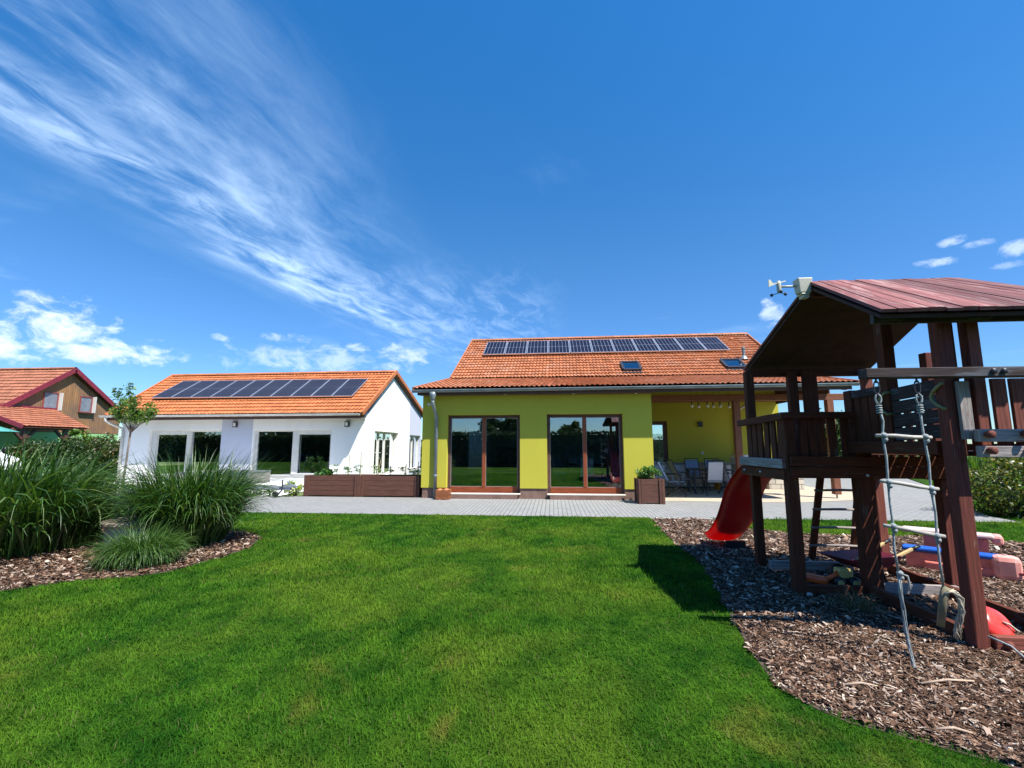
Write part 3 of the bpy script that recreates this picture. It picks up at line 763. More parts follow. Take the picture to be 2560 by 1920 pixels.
# ============ brown timber gable house ============
def cladmat():
    m, nt, b = newmat('brown_cladding'); tc = nt.new('ShaderNodeTexCoord').outputs['Object']
    sp = nt.new('ShaderNodeSeparateXYZ'); nt.link(tc, sp.inputs[0]); y = nt.math('MULTIPLY', sp.outputs[1], 7.5)
    wn = nt.new('ShaderNodeTexWhiteNoise'); wn.noise_dimensions = '1D'; nt.link(nt.math('FLOOR', y), wn.inputs['W'])
    fr = nt.math('FRACT', y); gap = nt.math('ADD', nt.math('LESS_THAN', fr, .1), 0)
    big = nt.noise(tc, .9, 5, .6); gr = nt.noise(nt.mapping(tc, (1, 18, 1.2)), 1, 6, .65)
    c = nt.mix(nt.math('MULTIPLY', wn.outputs['Value'], .6), (.33, .17, .07), (.21, .11, .05))
    c = nt.mix(nt.ss(big, .42, .7), c, (.19, .115, .07)); c = nt.mix(nt.math('MULTIPLY', nt.ss(gr, .45, .75), .55), c, (.07, .042, .025))
    c = nt.mix(nt.math('MULTIPLY', gap, .7), c, (.025, .016, .01)); nt.link(c, b.inputs['Base Color']); b.inputs['Roughness'].default_value = .8
    return m
CLAD = cladmat()
H = thing('brown_gable_house', 'house with brown boarded gable and red brown tiled roof', 'house', (-34, 26, 0))
XB = -30
b = MB(); b.box(-46, XB, 22.6, 29.8, 0, 2.3); b.build('wall', LGREEN, H)
b = MB(); b.prism([(XB+.02, 22.6, 2.3), (XB+.02, 29.8, 2.3), (XB+.02, 29.8, 3.55), (XB+.02, 26.2, 6.02), (XB+.02, 22.6, 3.45)], (-.15, 0, 0)); b.build('gable_boarding', CLAD, H)
A, Bp, C = Vector((XB+.28, 21.6, 2.9)), Vector((XB+.28, 26.2, 6.28)), Vector((XB+.28, 30.3, 3.35))
tile_slope('front_roof', A+Vector((-17, 0, 0)), A, Bp, Bp+Vector((-17, 0, 0)), 56, 15, TILE_B, H, amp=.012, step=.04, spc=4)
bk = MB(); bk.prism([Bp, C, C+Vector((-17, 0, 0)), Bp+Vector((-17, 0, 0))], (0, 0, -.1)); bk.build('back_roof', TILE_B, H)
ridge_caps('ridge_tiles', Bp+Vector((-17, 0, .05)), Bp+Vector((0, 0, .05)), 40, .12, TILE_B, H)
bg = MB(); bg.bar(A+Vector((.03, 0, -.06)), Bp+Vector((.03, 0, -.06)), .06, .26); bg.bar(Bp+Vector((.03, 0, -.06)), C+Vector((.03, 0, -.06)), .06, .26); bg.build('bargeboard', BARGE, H)
sf = MB(); sf.bar(A+Vector((-.12, 0, -.14)), Bp+Vector((-.12, 0, -.14)), .26, .05); sf.bar(Bp+Vector((-.12, 0, -.14)), C+Vector((-.12, 0, -.14)), .26, .05); sf.build('soffit_board', DARKTRIM, H)
BW = mat('brown_red_window_frame', (.25, .06, .05), .5)
for y0, y1, z0, z1 in ((24.75, 25.6, 3.62, 4.7), (26.9, 27.7, 3.62, 4.66)):
    f = MB(); f.box(XB+.02, XB+.07, y0, y0+.06, z0, z1); f.box(XB+.02, XB+.07, y1-.06, y1, z0, z1); f.box(XB+.02, XB+.07, y0+.06, y1-.06, z1-.06, z1); f.box(XB+.02, XB+.07, y0+.06, y1-.06, z0, z0+.06)
    w = f.build('window', BW, H); g = MB(); g.box(XB+.02, XB+.035, y0+.06, y1-.06, z0+.06, z1-.06); g.build('pane', mat('curtained_grey_pane', (.18, .2, .24), .15, .2, 3), w)
    s = MB(); s.box(XB+.02, XB+.2, y0-.05, y1+.05, z0-.05, z0); s.build('sill', DARKTRIM, w)
    r = MB(); r.box(XB+.02, XB+.3, y1, y1+.04, z0, z1); r.build('reveal', FRAME_W, w)
f = MB(); f.box(XB, XB+.04, 27.4, 28.3, .4, 2.0); f.build('ground_window', mat('timber_shutter', (.25, .12, .04), .6), H)
f = MB(); f.prism([(-42, 23.4, 4.3), (-33.3, 23.4, 4.3), (-33.3, 24.6, 5.0), (-42, 24.6, 5.0)], (0, 0, .12)); f.build('dormer_roof', BARGE, H)
f = MB(); f.prism([(-42, 23.5, 4.1), (-34.2, 23.5, 4.1), (-34.9, 23.5, 4.32), (-42, 23.5, 4.32)], (0, .3, 0)); f.build('dormer_wall', LGREEN, H)
# porch of that house
tile_slope('porch_roof', (-26.8, 21.4, 2.5), (-26.8, 24.8, 2.5), (-29.9, 25.5, 3.66), (-29.9, 21.0, 3.66), 16, 9, TILE_B, H, amp=.012, step=.04, spc=4)
bg = MB(); bg.bar((-29.9, 21.0, 3.7), (-29.9, 25.5, 3.7), .12, .1); bg.bar((-26.8, 21.4, 2.46), (-29.9, 21.0, 3.62), .06, .2); bg.build('porch_trim', BARGE, H)
for y in (21.7, 23.75):
    p = MB(); p.bar((-27.1, y, 0), (-27.1, y, 2.4), .2, .2, up=(0, 1, 0)); p.bar((-27.1, y, 1.75), (-27.1, y-.55, 2.36), .12, .12); p.bar((-27.1, y, 1.75), (-27.1, y+.55, 2.36), .12, .12); p.build('porch_post', DARKTRIM, H)
p = MB(); p.bar((-27.1, 21.4, 2.42), (-27.1, 24.7, 2.42), .16, .14); p.build('porch_beam', DARKTRIM, H)
# ------------------------------------------------------------------ playset
WOOD_P = woodmat('chipped_red_post_wood', (.14, .037, .025), (.26, .22, .2), .2, .75, .6)
H = thing('playset', 'dark red brown wooden climbing tower with pitched board roof', 'playset', (3.3, 5.2, 0))
def board(name, p, q, w, h, m=WOOD, up=(0, 0, 1), bev=.006, par=None):
    b = MB(); b.bar(p, q, w, h, up=up); return b.build(name, m, par or H, bevel=bev)
def post(x, y, z0, z1, w=.1, d=.1, m=WOOD, dx=0):
    return board('post', (x, y, z0), (x+dx, y, z1), w, d, m, up=(0, 1, 0), bev=.008)
post(2.57, 6.29, 0, 2.47); post(2.50, 5.23, 0, 1.80, .11, .11); post(3.18, 5.21, 0, 2.08, .12, .12)
post(3.275, 5.25, 0, 1.45, .065, .1); post(3.99, 6.24, 0, 2.45, .1, .1, WOOD_R); post(4.06, 5.34, 0, 2.5, .1, .1, WOOD_P)
post(3.13, 3.96, 0, 2.66, .1, .1, WOOD_P); post(3.215, 4.0, 1.42, 2.66, .06, .06); post(3.345, 3.96, 1.42, 2.64, .09, .09, WOOD_R)
post(3.15, 4.62, 1.44, 3.02, .1, .11); post(3.10, 6.27, 1.28, 2.46, .11, .09); post(3.29, 6.22, 1.28, 2.46, .17, .06)
post(4.25, 3.97, 0, 2.66, .1, .1, WOOD_P)
# headers, cross beam
board('header_beam', (2.56, 3.86, 2.525), (4.3, 3.86, 2.525), .05, .115, WOOD_D); board('header_beam', (2.56, 6.33, 2.45), (4.07, 6.33, 2.45), .07, .1, WOOD)
board('header_beam', (2.72, 4.95, 3.09), (4.12, 4.95, 3.09), .05, .1, WOOD)
board('cross_beam', (2.31, 3.65, 2.033), (4.9, 3.65, 2.033), .1, .072, WOOD_D)
for x in (3.17, 3.24):
    b = MB(); b.lathe([(.018, -.02), (.018, .3)], (x, 3.6, 2.035), 8, 'y'); b.blob((x, 3.59, 2.035), (.022, .012, .022)); b.build('bolt', DARKMETAL, H, smooth=True)
# roof slopes made of boards running from ridge to eave
def roof_slope(a0, a1, b0, b1, n, m, thick=.028):
    a0, a1, b0, b1 = map(Vector, (a0, a1, b0, b1)); b = MB()
    for k in range(n):
        s0, s1 = (k+.03)/n, (k+.97)/n
        p0, p1, q0, q1 = a0.lerp(a1, s0), a0.lerp(a1, s1), b0.lerp(b1, s0), b0.lerp(b1, s1)
        ext = (p0-q0).normalized()*random.uniform(-.012, .012)
        p0, p1 = p0+ext, p1+ext
        nn = (p1-p0).cross(q0-p0).normalized()
        if nn.z < 0: nn = -nn
        nn = nn*thick*random.uniform(.85, 1.15); L = (q0-p0).length; w = (p1-p0).length; o = random.random()*9
        vs = [p0, p1, q1, q0, p0+nn, p1+nn, q1+nn, q0+nn]
        uvt = [(o, o), (o, o+w), (o+L, o+w), (o+L, o)]
        b.add(vs, [(3, 2, 1, 0), (4, 5, 6, 7), (0, 1, 5, 4), (1, 2, 6, 5), (2, 3, 7, 6), (3, 0, 4, 7)], [uvt[::-1], uvt]+[[(o, o), (o+.1, o), (o+.1, o+.03), (o, o+.03)]]*4)
    return b.build('roof_slope', m, H)
RB = None
def roofboards():
    m = woodmat('faded_roof_boards', (.2, .075, .066), (.25, .15, .135), .45, .7, .5)
    nt = NT(m); b = nt.n['Principled BSDF']; geo = nt.new('ShaderNodeNewGeometry')
    src = b.inputs['Base Color'].links[0].from_socket
    c = nt.mix(geo.outputs['Random Per Island'], nt.mix(1.0, src, (.5, .42, .45), 'MULTIPLY'), nt.mix(1.0, src, (1.35, 1.3, 1.3), 'MULTIPLY'))
    nt.link(c, b.inputs['Base Color']); return m
RB = roofboards()
FLc, RLc, BLc = (2.47, 3.62, 2.495), (2.69, 4.95, 3.19), (2.60, 6.5, 2.52)
FRc, RRc, BRc = (4.3, 3.62, 2.495), (4.15, 4.95, 3.18), (4.2, 6.5, 2.52)
roof_slope(FLc, FRc, RLc, RRc, 16, RB); roof_slope(BLc, BRc, (2.69, 4.955, 3.185), (4.15, 4.955, 3.175), 16, RB)
b = MB(); b.prism([(2.49, 3.66, 2.46), (4.28, 3.66, 2.46), (4.14, 4.95, 3.125), (2.7, 4.95, 3.125)], (0, 0, .03)); b.prism([(2.63, 6.45, 2.5), (4.18, 6.45, 2.5), (4.13, 4.96, 3.1), (2.7, 4.96, 3.125)], (0, 0, .03)); b.build('roof_lining', mat('dark_roof_lining', (.05, .02, .012), .9, .3, 6), H)  # very dark red brown lining under both roof slopes
# balcony deck and sides
b = MB()
for k in range(11): b.box(2.52, 4.02, 5.22+k*.098, 5.305+k*.098, 1.255, 1.285)
b.build('deck', WOOD_D, H)
board('deck_beam', (2.47, 5.15, 1.225), (4.12, 5.15, 1.225), .04, .115, WOOD); board('deck_beam', (2.47, 5.15, 1.34), (4.12, 5.15, 1.34), .04, .1, WOOD)
board('deck_beam', (2.44, 5.2, 1.195), (2.44, 6.34, 1.195), .04, .11, WOOD); board('deck_beam', (2.44, 5.2, 1.31), (2.43, 6.3, 1.31), .07, .1, WOOD_G)
board('deck_beam', (2.5, 6.36, 1.2), (4.05, 6.36, 1.2), .04, .12, WOOD); board('deck_beam', (4.03, 5.2, 1.2), (4.03, 6.3, 1.2), .04, .12, WOOD)
board('rail', (2.44, 5.16, 1.815), (2.44, 6.36, 1.79), .05, .08, WOOD); board('rail', (2.44, 5.16, 1.82), (3.15, 5.16, 1.82), .05, .07, WOOD)
board('rail', (3.16, 5.25, 2.03), (3.14, 4.66, 2.03), .05, .08, WOOD_D); board('rail', (3.0, 6.24, 1.82), (3.45, 6.24, 1.82), .05, .08, WOOD)
for y, t in ((5.36, .0), (5.52, .01), (5.70, -.02), (5.86, .0), (6.01, 0), (6.16, 0)): board('slat', (2.49, y, 1.29), (2.49, y+t, 1.80), .025, .115, WOOD, up=(0, 1, 0), bev=.003)
for x in (2.64, 2.735, 2.83, 2.94, 3.06): board('slat', (x, 5.2, 1.39), (x+random.uniform(-.01, .01), 5.2, 1.80), .075, .025, WOOD, up=(0, 1, 0), bev=.003)
for x in (3.05, 3.15, 3.25, 3.35): board('slat', (x, 6.3, 1.26), (x, 6.3, 1.8), .08, .025, WOOD, up=(0, 1, 0), bev=.003)
for y in (5.5, 5.66, 5.82, 5.98, 6.13): board('slat', (4.03, y, 1.26), (4.03, y, 1.9), .025, .09, WOOD, up=(0, 1, 0), bev=.003)
for y in (5.1, 4.98, 4.86, 4.75): board('slat', (3.16, y, 1.45), (3.16, y, 2.0), .025, .085, WOOD, up=(0, 1, 0), bev=.003)
# high platform
b = MB()
for k in range(10): b.box(3.16+k*.125, 3.26+k*.125, 4.0, 5.25, 1.425, 1.455)
b.build('deck', WOOD_D, H)
board('deck_beam', (3.1, 4.05, 1.485), (3.1, 5.2, 1.485), .05, .11, WOOD); board('deck_beam', (3.15, 5.3, 1.46), (4.1, 5.3, 1.46), .05, .12, WOOD); board('deck_beam', (4.12, 4.05, 1.46), (4.12, 5.3, 1.46), .05, .12, WOOD)
for k in range(4): board('side_plank', (3.135, 4.04, 1.62+k*.122), (3.135, 4.6, 1.60+k*.122), .025, .112, WOOD_D, bev=.003)
for z0, z1, xe in ((1.53, 1.625, 4.9), (1.415, 1.5, 4.9)):
    board('front_plank', (3.19, 3.82, (z0+z1)/2), (xe, 3.82, (z0+z1)/2-.005), .055, z1-z0, WOOD_G)
for x, z in ((3.235, 1.585), (3.485, 1.59), (3.235, 1.465), (3.495, 1.465)):
    b = MB(); b.lathe([(.028, -.035), (.028, -.01), (.02, .01), (.02, .05)], (x, 3.78, z), 10, 'y'); b.blob((x, 3.745, z), (.028, .012, .028), 10, 6); b.build('bolt', WOOD_R, H, smooth=True)
for x, w in ((3.455, .1), (3.6, .125), (3.735, .12), (3.87, .11), (4.0, .12), (4.135, .12), (4.26, .11), (4.37, .1)):
    board('slat', (x, 3.9, 1.42), (x, 3.9, 2.02), w, .028, WOOD_R, up=(0, 1, 0), bev=.003)
b = MB(); b.box(3.145, 3.225, 3.87, 3.9, 1.55, 2.0); b.build('slat', WOOD_G, H)
HND = mat('olive_plastic', (.22, .22, .1), .4, .1, 8)
for y0, sg in ((4.56, 1), (3.93, 1)):
    b = MB(); pts = [Vector((3.07, y0+.11*math.sin(math.pi*k/8), 1.99-.2*k/8)) for k in range(9)]
    b.tube([(3.13, y0, 1.99)]+pts+[(3.13, y0, 1.79)], .014, 8); b.build('grab_handle', HND, H, smooth=True)
# frame on the ground
for p, q, w, h in (((2.55, 5.2, .05), (3.12, 5.2, .05), .05, .1), ((2.6, 6.12, .06), (3.55, 6.12, .06), .06, .12), ((2.5, 5.3, .012), (2.52, 6.22, .012), .04, .024),
                   ((3.22, 5.28, .06), (4.0, 5.22, .06), .05, .11), ((3.15, 5.15, .06), (3.14, 4.05, .06), .06, .12), ((3.95, 6.1, .06), (3.82, 3.0, .06), .06, .12), ((3.2, 3.92, .065), (4.9, 3.86, .065), .06, .11)):
    board('ground_beam', p, q, w, h, WOOD_R if q[0] > 4.5 else (WOOD_G if abs(p[1]-5.28) < .01 or abs(p[1]-6.12) < .01 else WOOD))
b = MB(); b.blob((3.27, 3.875, .07), (.03, .03, .028), 10, 6); b.build('bolt', WOOD_R, H, smooth=True)
b = MB(); b.blob((4.0, 5.27, 1.0), (.03, .03, .03), 10, 6); b.lathe([(.024, 0), (.024, .05)], (4.03, 5.27, 1.0), 8, 'y'); b.build('bolt', WOOD_R, H, smooth=True)
for p in ((2.5, 5.165, 1.2), (3.2, 5.125, 1.2), (2.415, 5.75, 1.2), (2.415, 6.2, 1.2)):
    b = MB(); b.blob(p, (.016, .016, .016), 8, 6); b.build('bolt', ALU, H, smooth=True)
for x in (4.14, 4.2): 
    pass
# ladder behind the balcony
L = thing('ladder', 'red brown wooden ladder leaning on the back of the playset balcony', 'ladder', (3.67, 6.75, 0))
for xb, xt in ((3.41, 3.44), (3.93, 3.90)): b = MB(); b.bar((xb, 6.75, 0), (xt, 6.37, 1.28), .075, .05, up=(0, 1, 0)); b.build('rail', WOOD, L, bevel=.005)
for z, e in ((.2, .0), (.44, .05), (.68, .04), (.93, .05)):
    y = 6.75-.38*z/1.28-.03; b = MB(); b.tube([(3.35+.01*z, y, z), (3.7, y, z+.006), (3.98-.01*z, y, z)], [.014, .017, .015], 7); b.build('rung', WOOD_G, L, smooth=True)

# slide
def redplastic(name, base, trans, mixf, rough=.35):
    m, nt, b = newmat(name)
    tc = nt.new('ShaderNodeTexCoord').outputs['Object']; n = nt.noise(tc, 9, 5, .6)
    c = nt.mix(nt.ss(n, .35, .7), base, tuple(min(1, x*1.25+.02) for x in base)); nt.link(c, b.inputs['Base Color']); b.inputs['Roughness'].default_value = rough
    if mixf:
        t = nt.new('ShaderNodeBsdfTranslucent'); t.inputs[0].default_value = (*trans, 1); mx = nt.new('ShaderNodeMixShader'); mx.inputs[0].default_value = mixf
        nt.link(b.outputs[0], mx.inputs[1]); nt.link(t.outputs[0], mx.inputs[2]); nt.link(mx.outputs[0], nt.n['Material Output'].inputs[0])
    return m
SLM = redplastic('red_slide_plastic', (.42, .035, .03), (.8, .03, .02), .5)
prof = [(6.37, 1.17), (6.5, 1.13), (6.62, 1.05), (6.78, .95), (6.9, .84), (6.98, .72), (7.06, .58), (7.15, .44), (7.27, .31), (7.42, .18), (7.6, .08), (7.76, .04)]
secs = []
for i, (y, z) in enumerate(prof):
    t = i/(len(prof)-1); x0, x1 = 2.53-.17*t, 3.0-.17*t
    a = prof[max(i-1, 0)]; c = prof[min(i+1, len(prof)-1)]; tv = Vector((0, c[0]-a[0], c[1]-a[1])).normalized(); up = Vector((0, -tv.z, tv.y))
    o = Vector((0, y, z)); hh = .11
    secs.append([o+Vector((x0-.03, 0, 0))+up*(hh-.02), o+Vector((x0-.03, 0, 0))+up*hh, o+Vector((x0+.005, 0, 0))+up*hh, o+Vector((x0+.02, 0, 0))+up*.04, o+Vector((x0+.07, 0, 0))+up*.004, o+Vector(((x0+x1)/2, 0, 0))-up*.004, o+Vector((x1-.07, 0, 0))+up*.004, o+Vector((x1-.02, 0, 0))+up*.04, o+Vector((x1-.005, 0, 0))+up*hh, o+Vector((x1+.03, 0, 0))+up*hh, o+Vector((x1+.03, 0, 0))+up*(hh-.02)])
b = MB(); n = len(secs[0]); vs = [p for s in secs for p in s]
b.add(vs, [(i*n+k, i*n+k+1, (i+1)*n+k+1, (i+1)*n+k) for i in range(len(secs)-1) for k in range(n-1)])
S = thing('slide', 'red wavy plastic slide running down behind the playset balcony', 'slide', (2.6, 7.0, 0))
o = b.build('chute', SLM, S, smooth=True); mo = o.modifiers.new('solid', 'SOLIDIFY'); mo.thickness = .012; mo.offset = 0; o.modifiers.new('sub', 'SUBSURF').levels = 2; o.modifiers['sub'].render_levels = 2
b = MB(); b.bar((2.5, 7.3, .06), (2.78, 7.3, .06), .06, .12); b.build('foot', BLACK, S, bevel=.01)  # added block, black to stand in for the shadow under the chute

# weather station on the ridge
CREAM = mat('cream_plastic', (.52, .51, .4), .5, .1, 6)
Wt = thing('weather_station', 'cream weather station with wind vane on the playset ridge end', 'weather station', (2.66, 4.95, 3.2))
b = MB(); z0, z1 = 3.06, 3.24
b.prism([(2.59, 4.90, z0), (2.68, 4.90, z0), (2.68, 5.0, z0), (2.59, 5.0, z0)], (0, 0, .02))
b.add([(2.578, 4.90, z0+.02), (2.692, 4.90, z0+.02), (2.692, 5.0, z0+.02), (2.578, 5.0, z0+.02), (2.562, 4.89, z1), (2.712, 4.89, z1), (2.712, 5.01, z1), (2.562, 5.01, z1)],
      [(3, 2, 1, 0), (4, 5, 6, 7), (0, 1, 5, 4), (1, 2, 6, 5), (2, 3, 7, 6), (3, 0, 4, 7)]); b.build('rain_gauge', CREAM, Wt, bevel=.012)
b = MB(); b.box(2.61, 2.67, 4.91, 4.99, 3.03, 3.06); b.build('mount', CREAM, Wt)
b = MB(); b.tube([(2.57, 4.95, 3.165), (2.40, 4.95, 3.165)], .012, 8); b.build('arm', CREAM, Wt, smooth=True)
b = MB(); b.lathe([(.016, 3.10), (.022, 3.12), (.022, 3.19), (.018, 3.225), (.005, 3.23)], (2.395, 4.95, 0), 12); b.build('mast', CREAM, Wt, smooth=True)
b = MB(); b.bar((2.33, 4.93, 3.19), (2.48, 4.98, 3.235), .012, .012); b.prism([(2.35, 4.935, 3.185), (2.33, 4.93, 3.19), (2.295, 4.92, 3.235), (2.275, 4.914, 3.23), (2.272, 4.913, 3.15), (2.30, 4.92, 3.165)], (.002, -.006, 0)); b.build('wind_vane', CREAM, Wt)
b = MB()
for k in range(3):
    a = 2.1*k+.3; c = Vector((2.395+.075*math.cos(a), 4.95+.075*math.sin(a), 3.09)); b.tube([(2.395, 4.95, 3.1), c], .004, 5); b.blob(c, (.017, .017, .017), 8, 6)
b.build('wind_cup', DARKMETAL, Wt, smooth=True)

# rope ladder
ROPE = mat('grey_rope', (.3, .33, .33), .9, .3, 30, fine=260, bump=.8)
STRAW = mat('frayed_rope', (.5, .44, .33), .95, .3, 40)
RW = mat('bleached_rung_wood', (.4, .375, .33), .85, .25, 14, fine=90, bump=.5, stretch=(.3, 3, 3))
Rl = thing('rope_ladder', 'grey rope ladder with bleached wooden rungs hanging from the cross beam', 'rope ladder', (2.53, 3.62, 2.0))
yl = 3.62
def knot(b, c, r=.024): b.blob(c, (r, r, r*.9), 8, 6); b.blob(Vector(c)+Vector((.006, 0, -.03)), (r*.75, r*.8, r*.8), 8, 6)
for s, (xt, zz) in enumerate(((2.39, [1.78, 1.575, 1.245, .935, .62]), (2.67, [1.78, 1.565, 1.20, .875, .53]))):
    b = MB(); pts = [Vector((xt-.005, yl, zz[0]))]
    for k, z in enumerate(zz[1:]): pts += [Vector((xt+random.uniform(-.012, .012)+.004*k, yl+random.uniform(-.01, .01), (pts[-1].z+z)/2)), Vector((xt+.004*k, yl, z))]
    b.tube(pts, .0078, 7)
    for z in zz[1:4]: knot(b, (xt+.006, yl-.004, z))
    for k in range(4): b.lathe([(.017, -.006), (.021, 0), (.017, .006)], (xt-.004, yl, 1.74+.017*k), 9)
    lp = [Vector((xt-.004+.02*math.sin(a), yl, 1.84-.035*math.cos(a))) for a in np.linspace(.3, 2*math.pi-.3, 11)]; b.tube(lp, .007, 6)
    if s == 0:
        knot(b, (xt+.02, yl, .615), .022)
    b.build('rope', ROPE, Rl, smooth=True)
    b = MB(); lp = [Vector((xt-.006+.02*math.sin(a), yl, 1.925-.05*math.cos(a))) for a in np.linspace(0, 2*math.pi, 17)]; b.tube(lp, .005, 6, cap=False)
    lp = [Vector((xt-.006, yl+.012*math.sin(a), 1.865-.02*math.cos(a))) for a in np.linspace(0, 2*math.pi, 11)]; b.tube(lp, .004, 6, cap=False); b.tube([(xt-.006, yl, 1.96), (xt-.006, yl, 2.01)], .007, 6)
    b.build('carabiner', DARKMETAL, Rl, smooth=True)
for (xa, za), (xb, zb) in (((2.345, 1.575), (2.72, 1.56)), ((2.345, 1.25), (2.725, 1.195)), ((2.335, .94), (2.73, .87))):
    b = MB(); b.tube([(xa, yl, za), ((xa*2+xb)/3, yl-.004, (za*2+zb)/3+.003), ((xa+2*xb)/3, yl, (za+2*zb)/3-.003), (xb, yl, zb)], [.0125, .0138, .014, .0125], 9); b.build('rung', RW, Rl, smooth=True)
b = MB(); b.tube([(2.70, yl, .53), (2.68, yl+.01, .45), (2.635, yl, .27)], [.024, .025, .022], 10); b.build('rung', mat('mossy_log', (.2, .17, .1), .9, .3, 20), Rl, smooth=True)
def frayed(name, pts, r0, n, par):
    b = MB()
    for k in range(n):
        a = random.random()*6.28; q = []
        for i, p in enumerate(pts):
            t = i/(len(pts)-1); rr = r0*(.6+.9*math.sin(t*9+k)*.3+.3*t); q.append(Vector(p)+Vector((math.cos(a+t*7)*rr, math.sin(a+t*7)*rr, random.uniform(-.01, .01))))
        b.tube(q, [.0055-.0035*i/(len(q)-1) for i in range(len(q))], 5)
    return b.build(name, STRAW if name == 'frayed_end' else ROPE, par, smooth=True)
frayed('frayed_strand', [(2.405, yl, .62), (2.40, yl, .5), (2.41, yl, .38), (2.405, yl-.01, .25), (2.41, yl-.02, .12), (2.41, yl-.04, .03), (2.4, yl-.09, .012)], .011, 7, Rl)
frayed('frayed_end', [(2.69, yl-.01, .5), (2.735, yl-.02, .51), (2.765, yl-.02, .46), (2.765, yl-.02, .39), (2.75, yl-.01, .32), (2.74, yl, .25), (2.735, yl, .2)], .02, 16, Rl)
b = MB(); b.tube([(2.42, yl, .61), (2.45, yl-.01, .6), (2.47, yl+.01, .55), (2.46, yl, .5)], .007, 6); b.build('rope_tail', ROPE, Rl, smooth=True)
b = MB(); b.tube([(3.13, 3.87, .13), (3.2, 3.78, .1), (3.22, 3.66, .03), (3.28, 3.54, .015)], .007, 6); tag(b.build('anchor_rope', ROPE, smooth=True), 'grey rope tied to the front post and running into the mulch', 'rope')
# round red swing seat
RS = redplastic('glossy_red_plastic', (.7, .045, .03), (0, 0, 0), 0, .22)
Sw = thing('swing_disc', 'bright red round plastic swing disc leaning inside the ground frame', 'swing seat', (3.42, 4.1, .1))
b = MB(); prof = [(.0, .035), (.06, .04), (.11, .03), (.135, .012), (.145, -.01), (.135, -.03), (.0, -.035)]
n = 28; vs = []; fs = []; tilt = Matrix.Translation((3.39, 4.13, .125)) @ Matrix.Rotation(R(52), 4, 'X') @ Matrix.Rotation(R(14), 4, 'Y')
b.lathe([(max(r, .001), z*1.5) for r, z in prof], (0, 0, 0), n); b.v = [tuple(tilt @ Vector(v)) for v in b.v]; b.build('disc', RS, Sw, smooth=True)
b = MB(); c0 = tilt @ Vector((.02, 0, .06)); b.tube([c0, c0+Vector((.03, -.02, -.01)), c0+Vector((.06, -.025, -.04)), c0+Vector((.09, -.02, -.06))], .008, 6); b.build('rope', STRAW, Sw, smooth=True)

# ---------------- toys
PINK = redplastic('faded_red_plastic', (.72, .2, .15), (0, 0, 0), 0, .45); PINKL = redplastic('bleached_red_plastic', (.78, .33, .27), (0, 0, 0), 0, .4); PALE = mat('bleached_pink_plastic', (.72, .52, .48), .5, .15, 4); BLUEP = mat('blue_plastic', (.015, .11, .5), .4, .12, 5)
T = thing('toy_picnic_table', 'faded red and blue plastic picnic table for children', 'toy table', (4.85, 6.2, 0))
def rbox(name, m, x0, x1, y0, y1, z0, z1, r=.03, par=T, rz=0):
    b = MB(); b.box(x0, x1, y0, y1, z0, z1); return b.build(name, m, par, bevel=r)
pt = lambda x, y: Vector((x, y, 0))
def plank(name, m, p, q, w, h, z, r=.02): 
    b = MB(); b.bar(Vector((*p, z)), Vector((*q, z)), w, h); return b.build(name, m, T, bevel=r)
plank('bench', BLUEP, (4.40, 6.52), (5.08, 5.98), .2, .05, .235)
plank('bench_support', PINK, (4.42, 6.50), (4.72, 6.27), .17, .2, .11); plank('bench_support', PINK, (4.95, 6.1), (5.14, 5.94), .2, .22, .12)
plank('floor_bar', PINK, (4.5, 6.33), (5.12, 5.86), .07, .11, .06); 
plank('table_top', PALE, (4.66, 6.88), (5.35, 6.35), .26, .05, .40, .022); plank('table_leg', PINK, (4.82, 6.74), (4.95, 6.64), .2, .36, .19)
plank('table_leg', PINK, (5.2, 6.46), (5.3, 6.38), .2, .36, .19)
plank('table_lip', PINKL, (5.33, 6.37), (5.41, 6.31), .24, .11, .37, .03)
rb = MB(); rb.bar((4.97, 5.985, .14), (5.17, 5.845, .14), .17, .27); rb.build('end_block', PINKL, T, bevel=.06)
rb = MB(); rb.bar((5.08, 5.825, .1), (5.165, 5.765, .1), .02, .035); rb.build('grip_slot', mat('dark_red_hollow', (.35, .07, .06), .6), T, bevel=.01)
rb = MB(); rb.lathe([(.018, 0), (.018, .01), (.001, .01)], (5.07, 5.91, .272), 10); rb.build('cap', PALE, T)
# wheelbarrow
Wb = thing('toy_wheelbarrow', 'maroon tray wheelbarrow with pale wooden handles under the playset', 'wheelbarrow', (3.5, 5.75, 0))
MAR = mat('maroon_metal', (.2, .025, .045), .5, .2, 7); HW = woodmat('pale_handle_wood', (.55, .4, .19), None, 0, .6, .2)
bx = lambda u, v, z: Vector((3.28, 5.7, 0))+Vector((.955, .3, 0))*u+Vector((-.3, .955, 0))*v+Vector((0, 0, z))
b = MB(); lo = [bx(.02, -.12, .17), bx(.38, -.14, .17), bx(.38, .14, .17), bx(.02, .12, .17)]; hi = [bx(-.22, -.2, .29), bx(.5, -.2, .29), bx(.5, .2, .29), bx(-.22, .2, .29)]
b.add(lo+hi, [(3, 2, 1, 0), (0, 1, 5, 4), (1, 2, 6, 5), (2, 3, 7, 6), (3, 0, 4, 7)]); o = b.build('tray', MAR, Wb); o.modifiers.new('s', 'SOLIDIFY').thickness = .008
for v, e in ((-.12, 0), (.14, .02)):
    b = MB(); b.bar(bx(.1, v, .14), bx(.72, v*1.25, .36), .03, .03); b.build('handle', HW, Wb, bevel=.006)
    b = MB(); b.tube([bx(.70, v*1.25, .353), bx(.8, v*1.28, .385)], .019, 8); b.build('grip', BLACK, Wb, smooth=True)
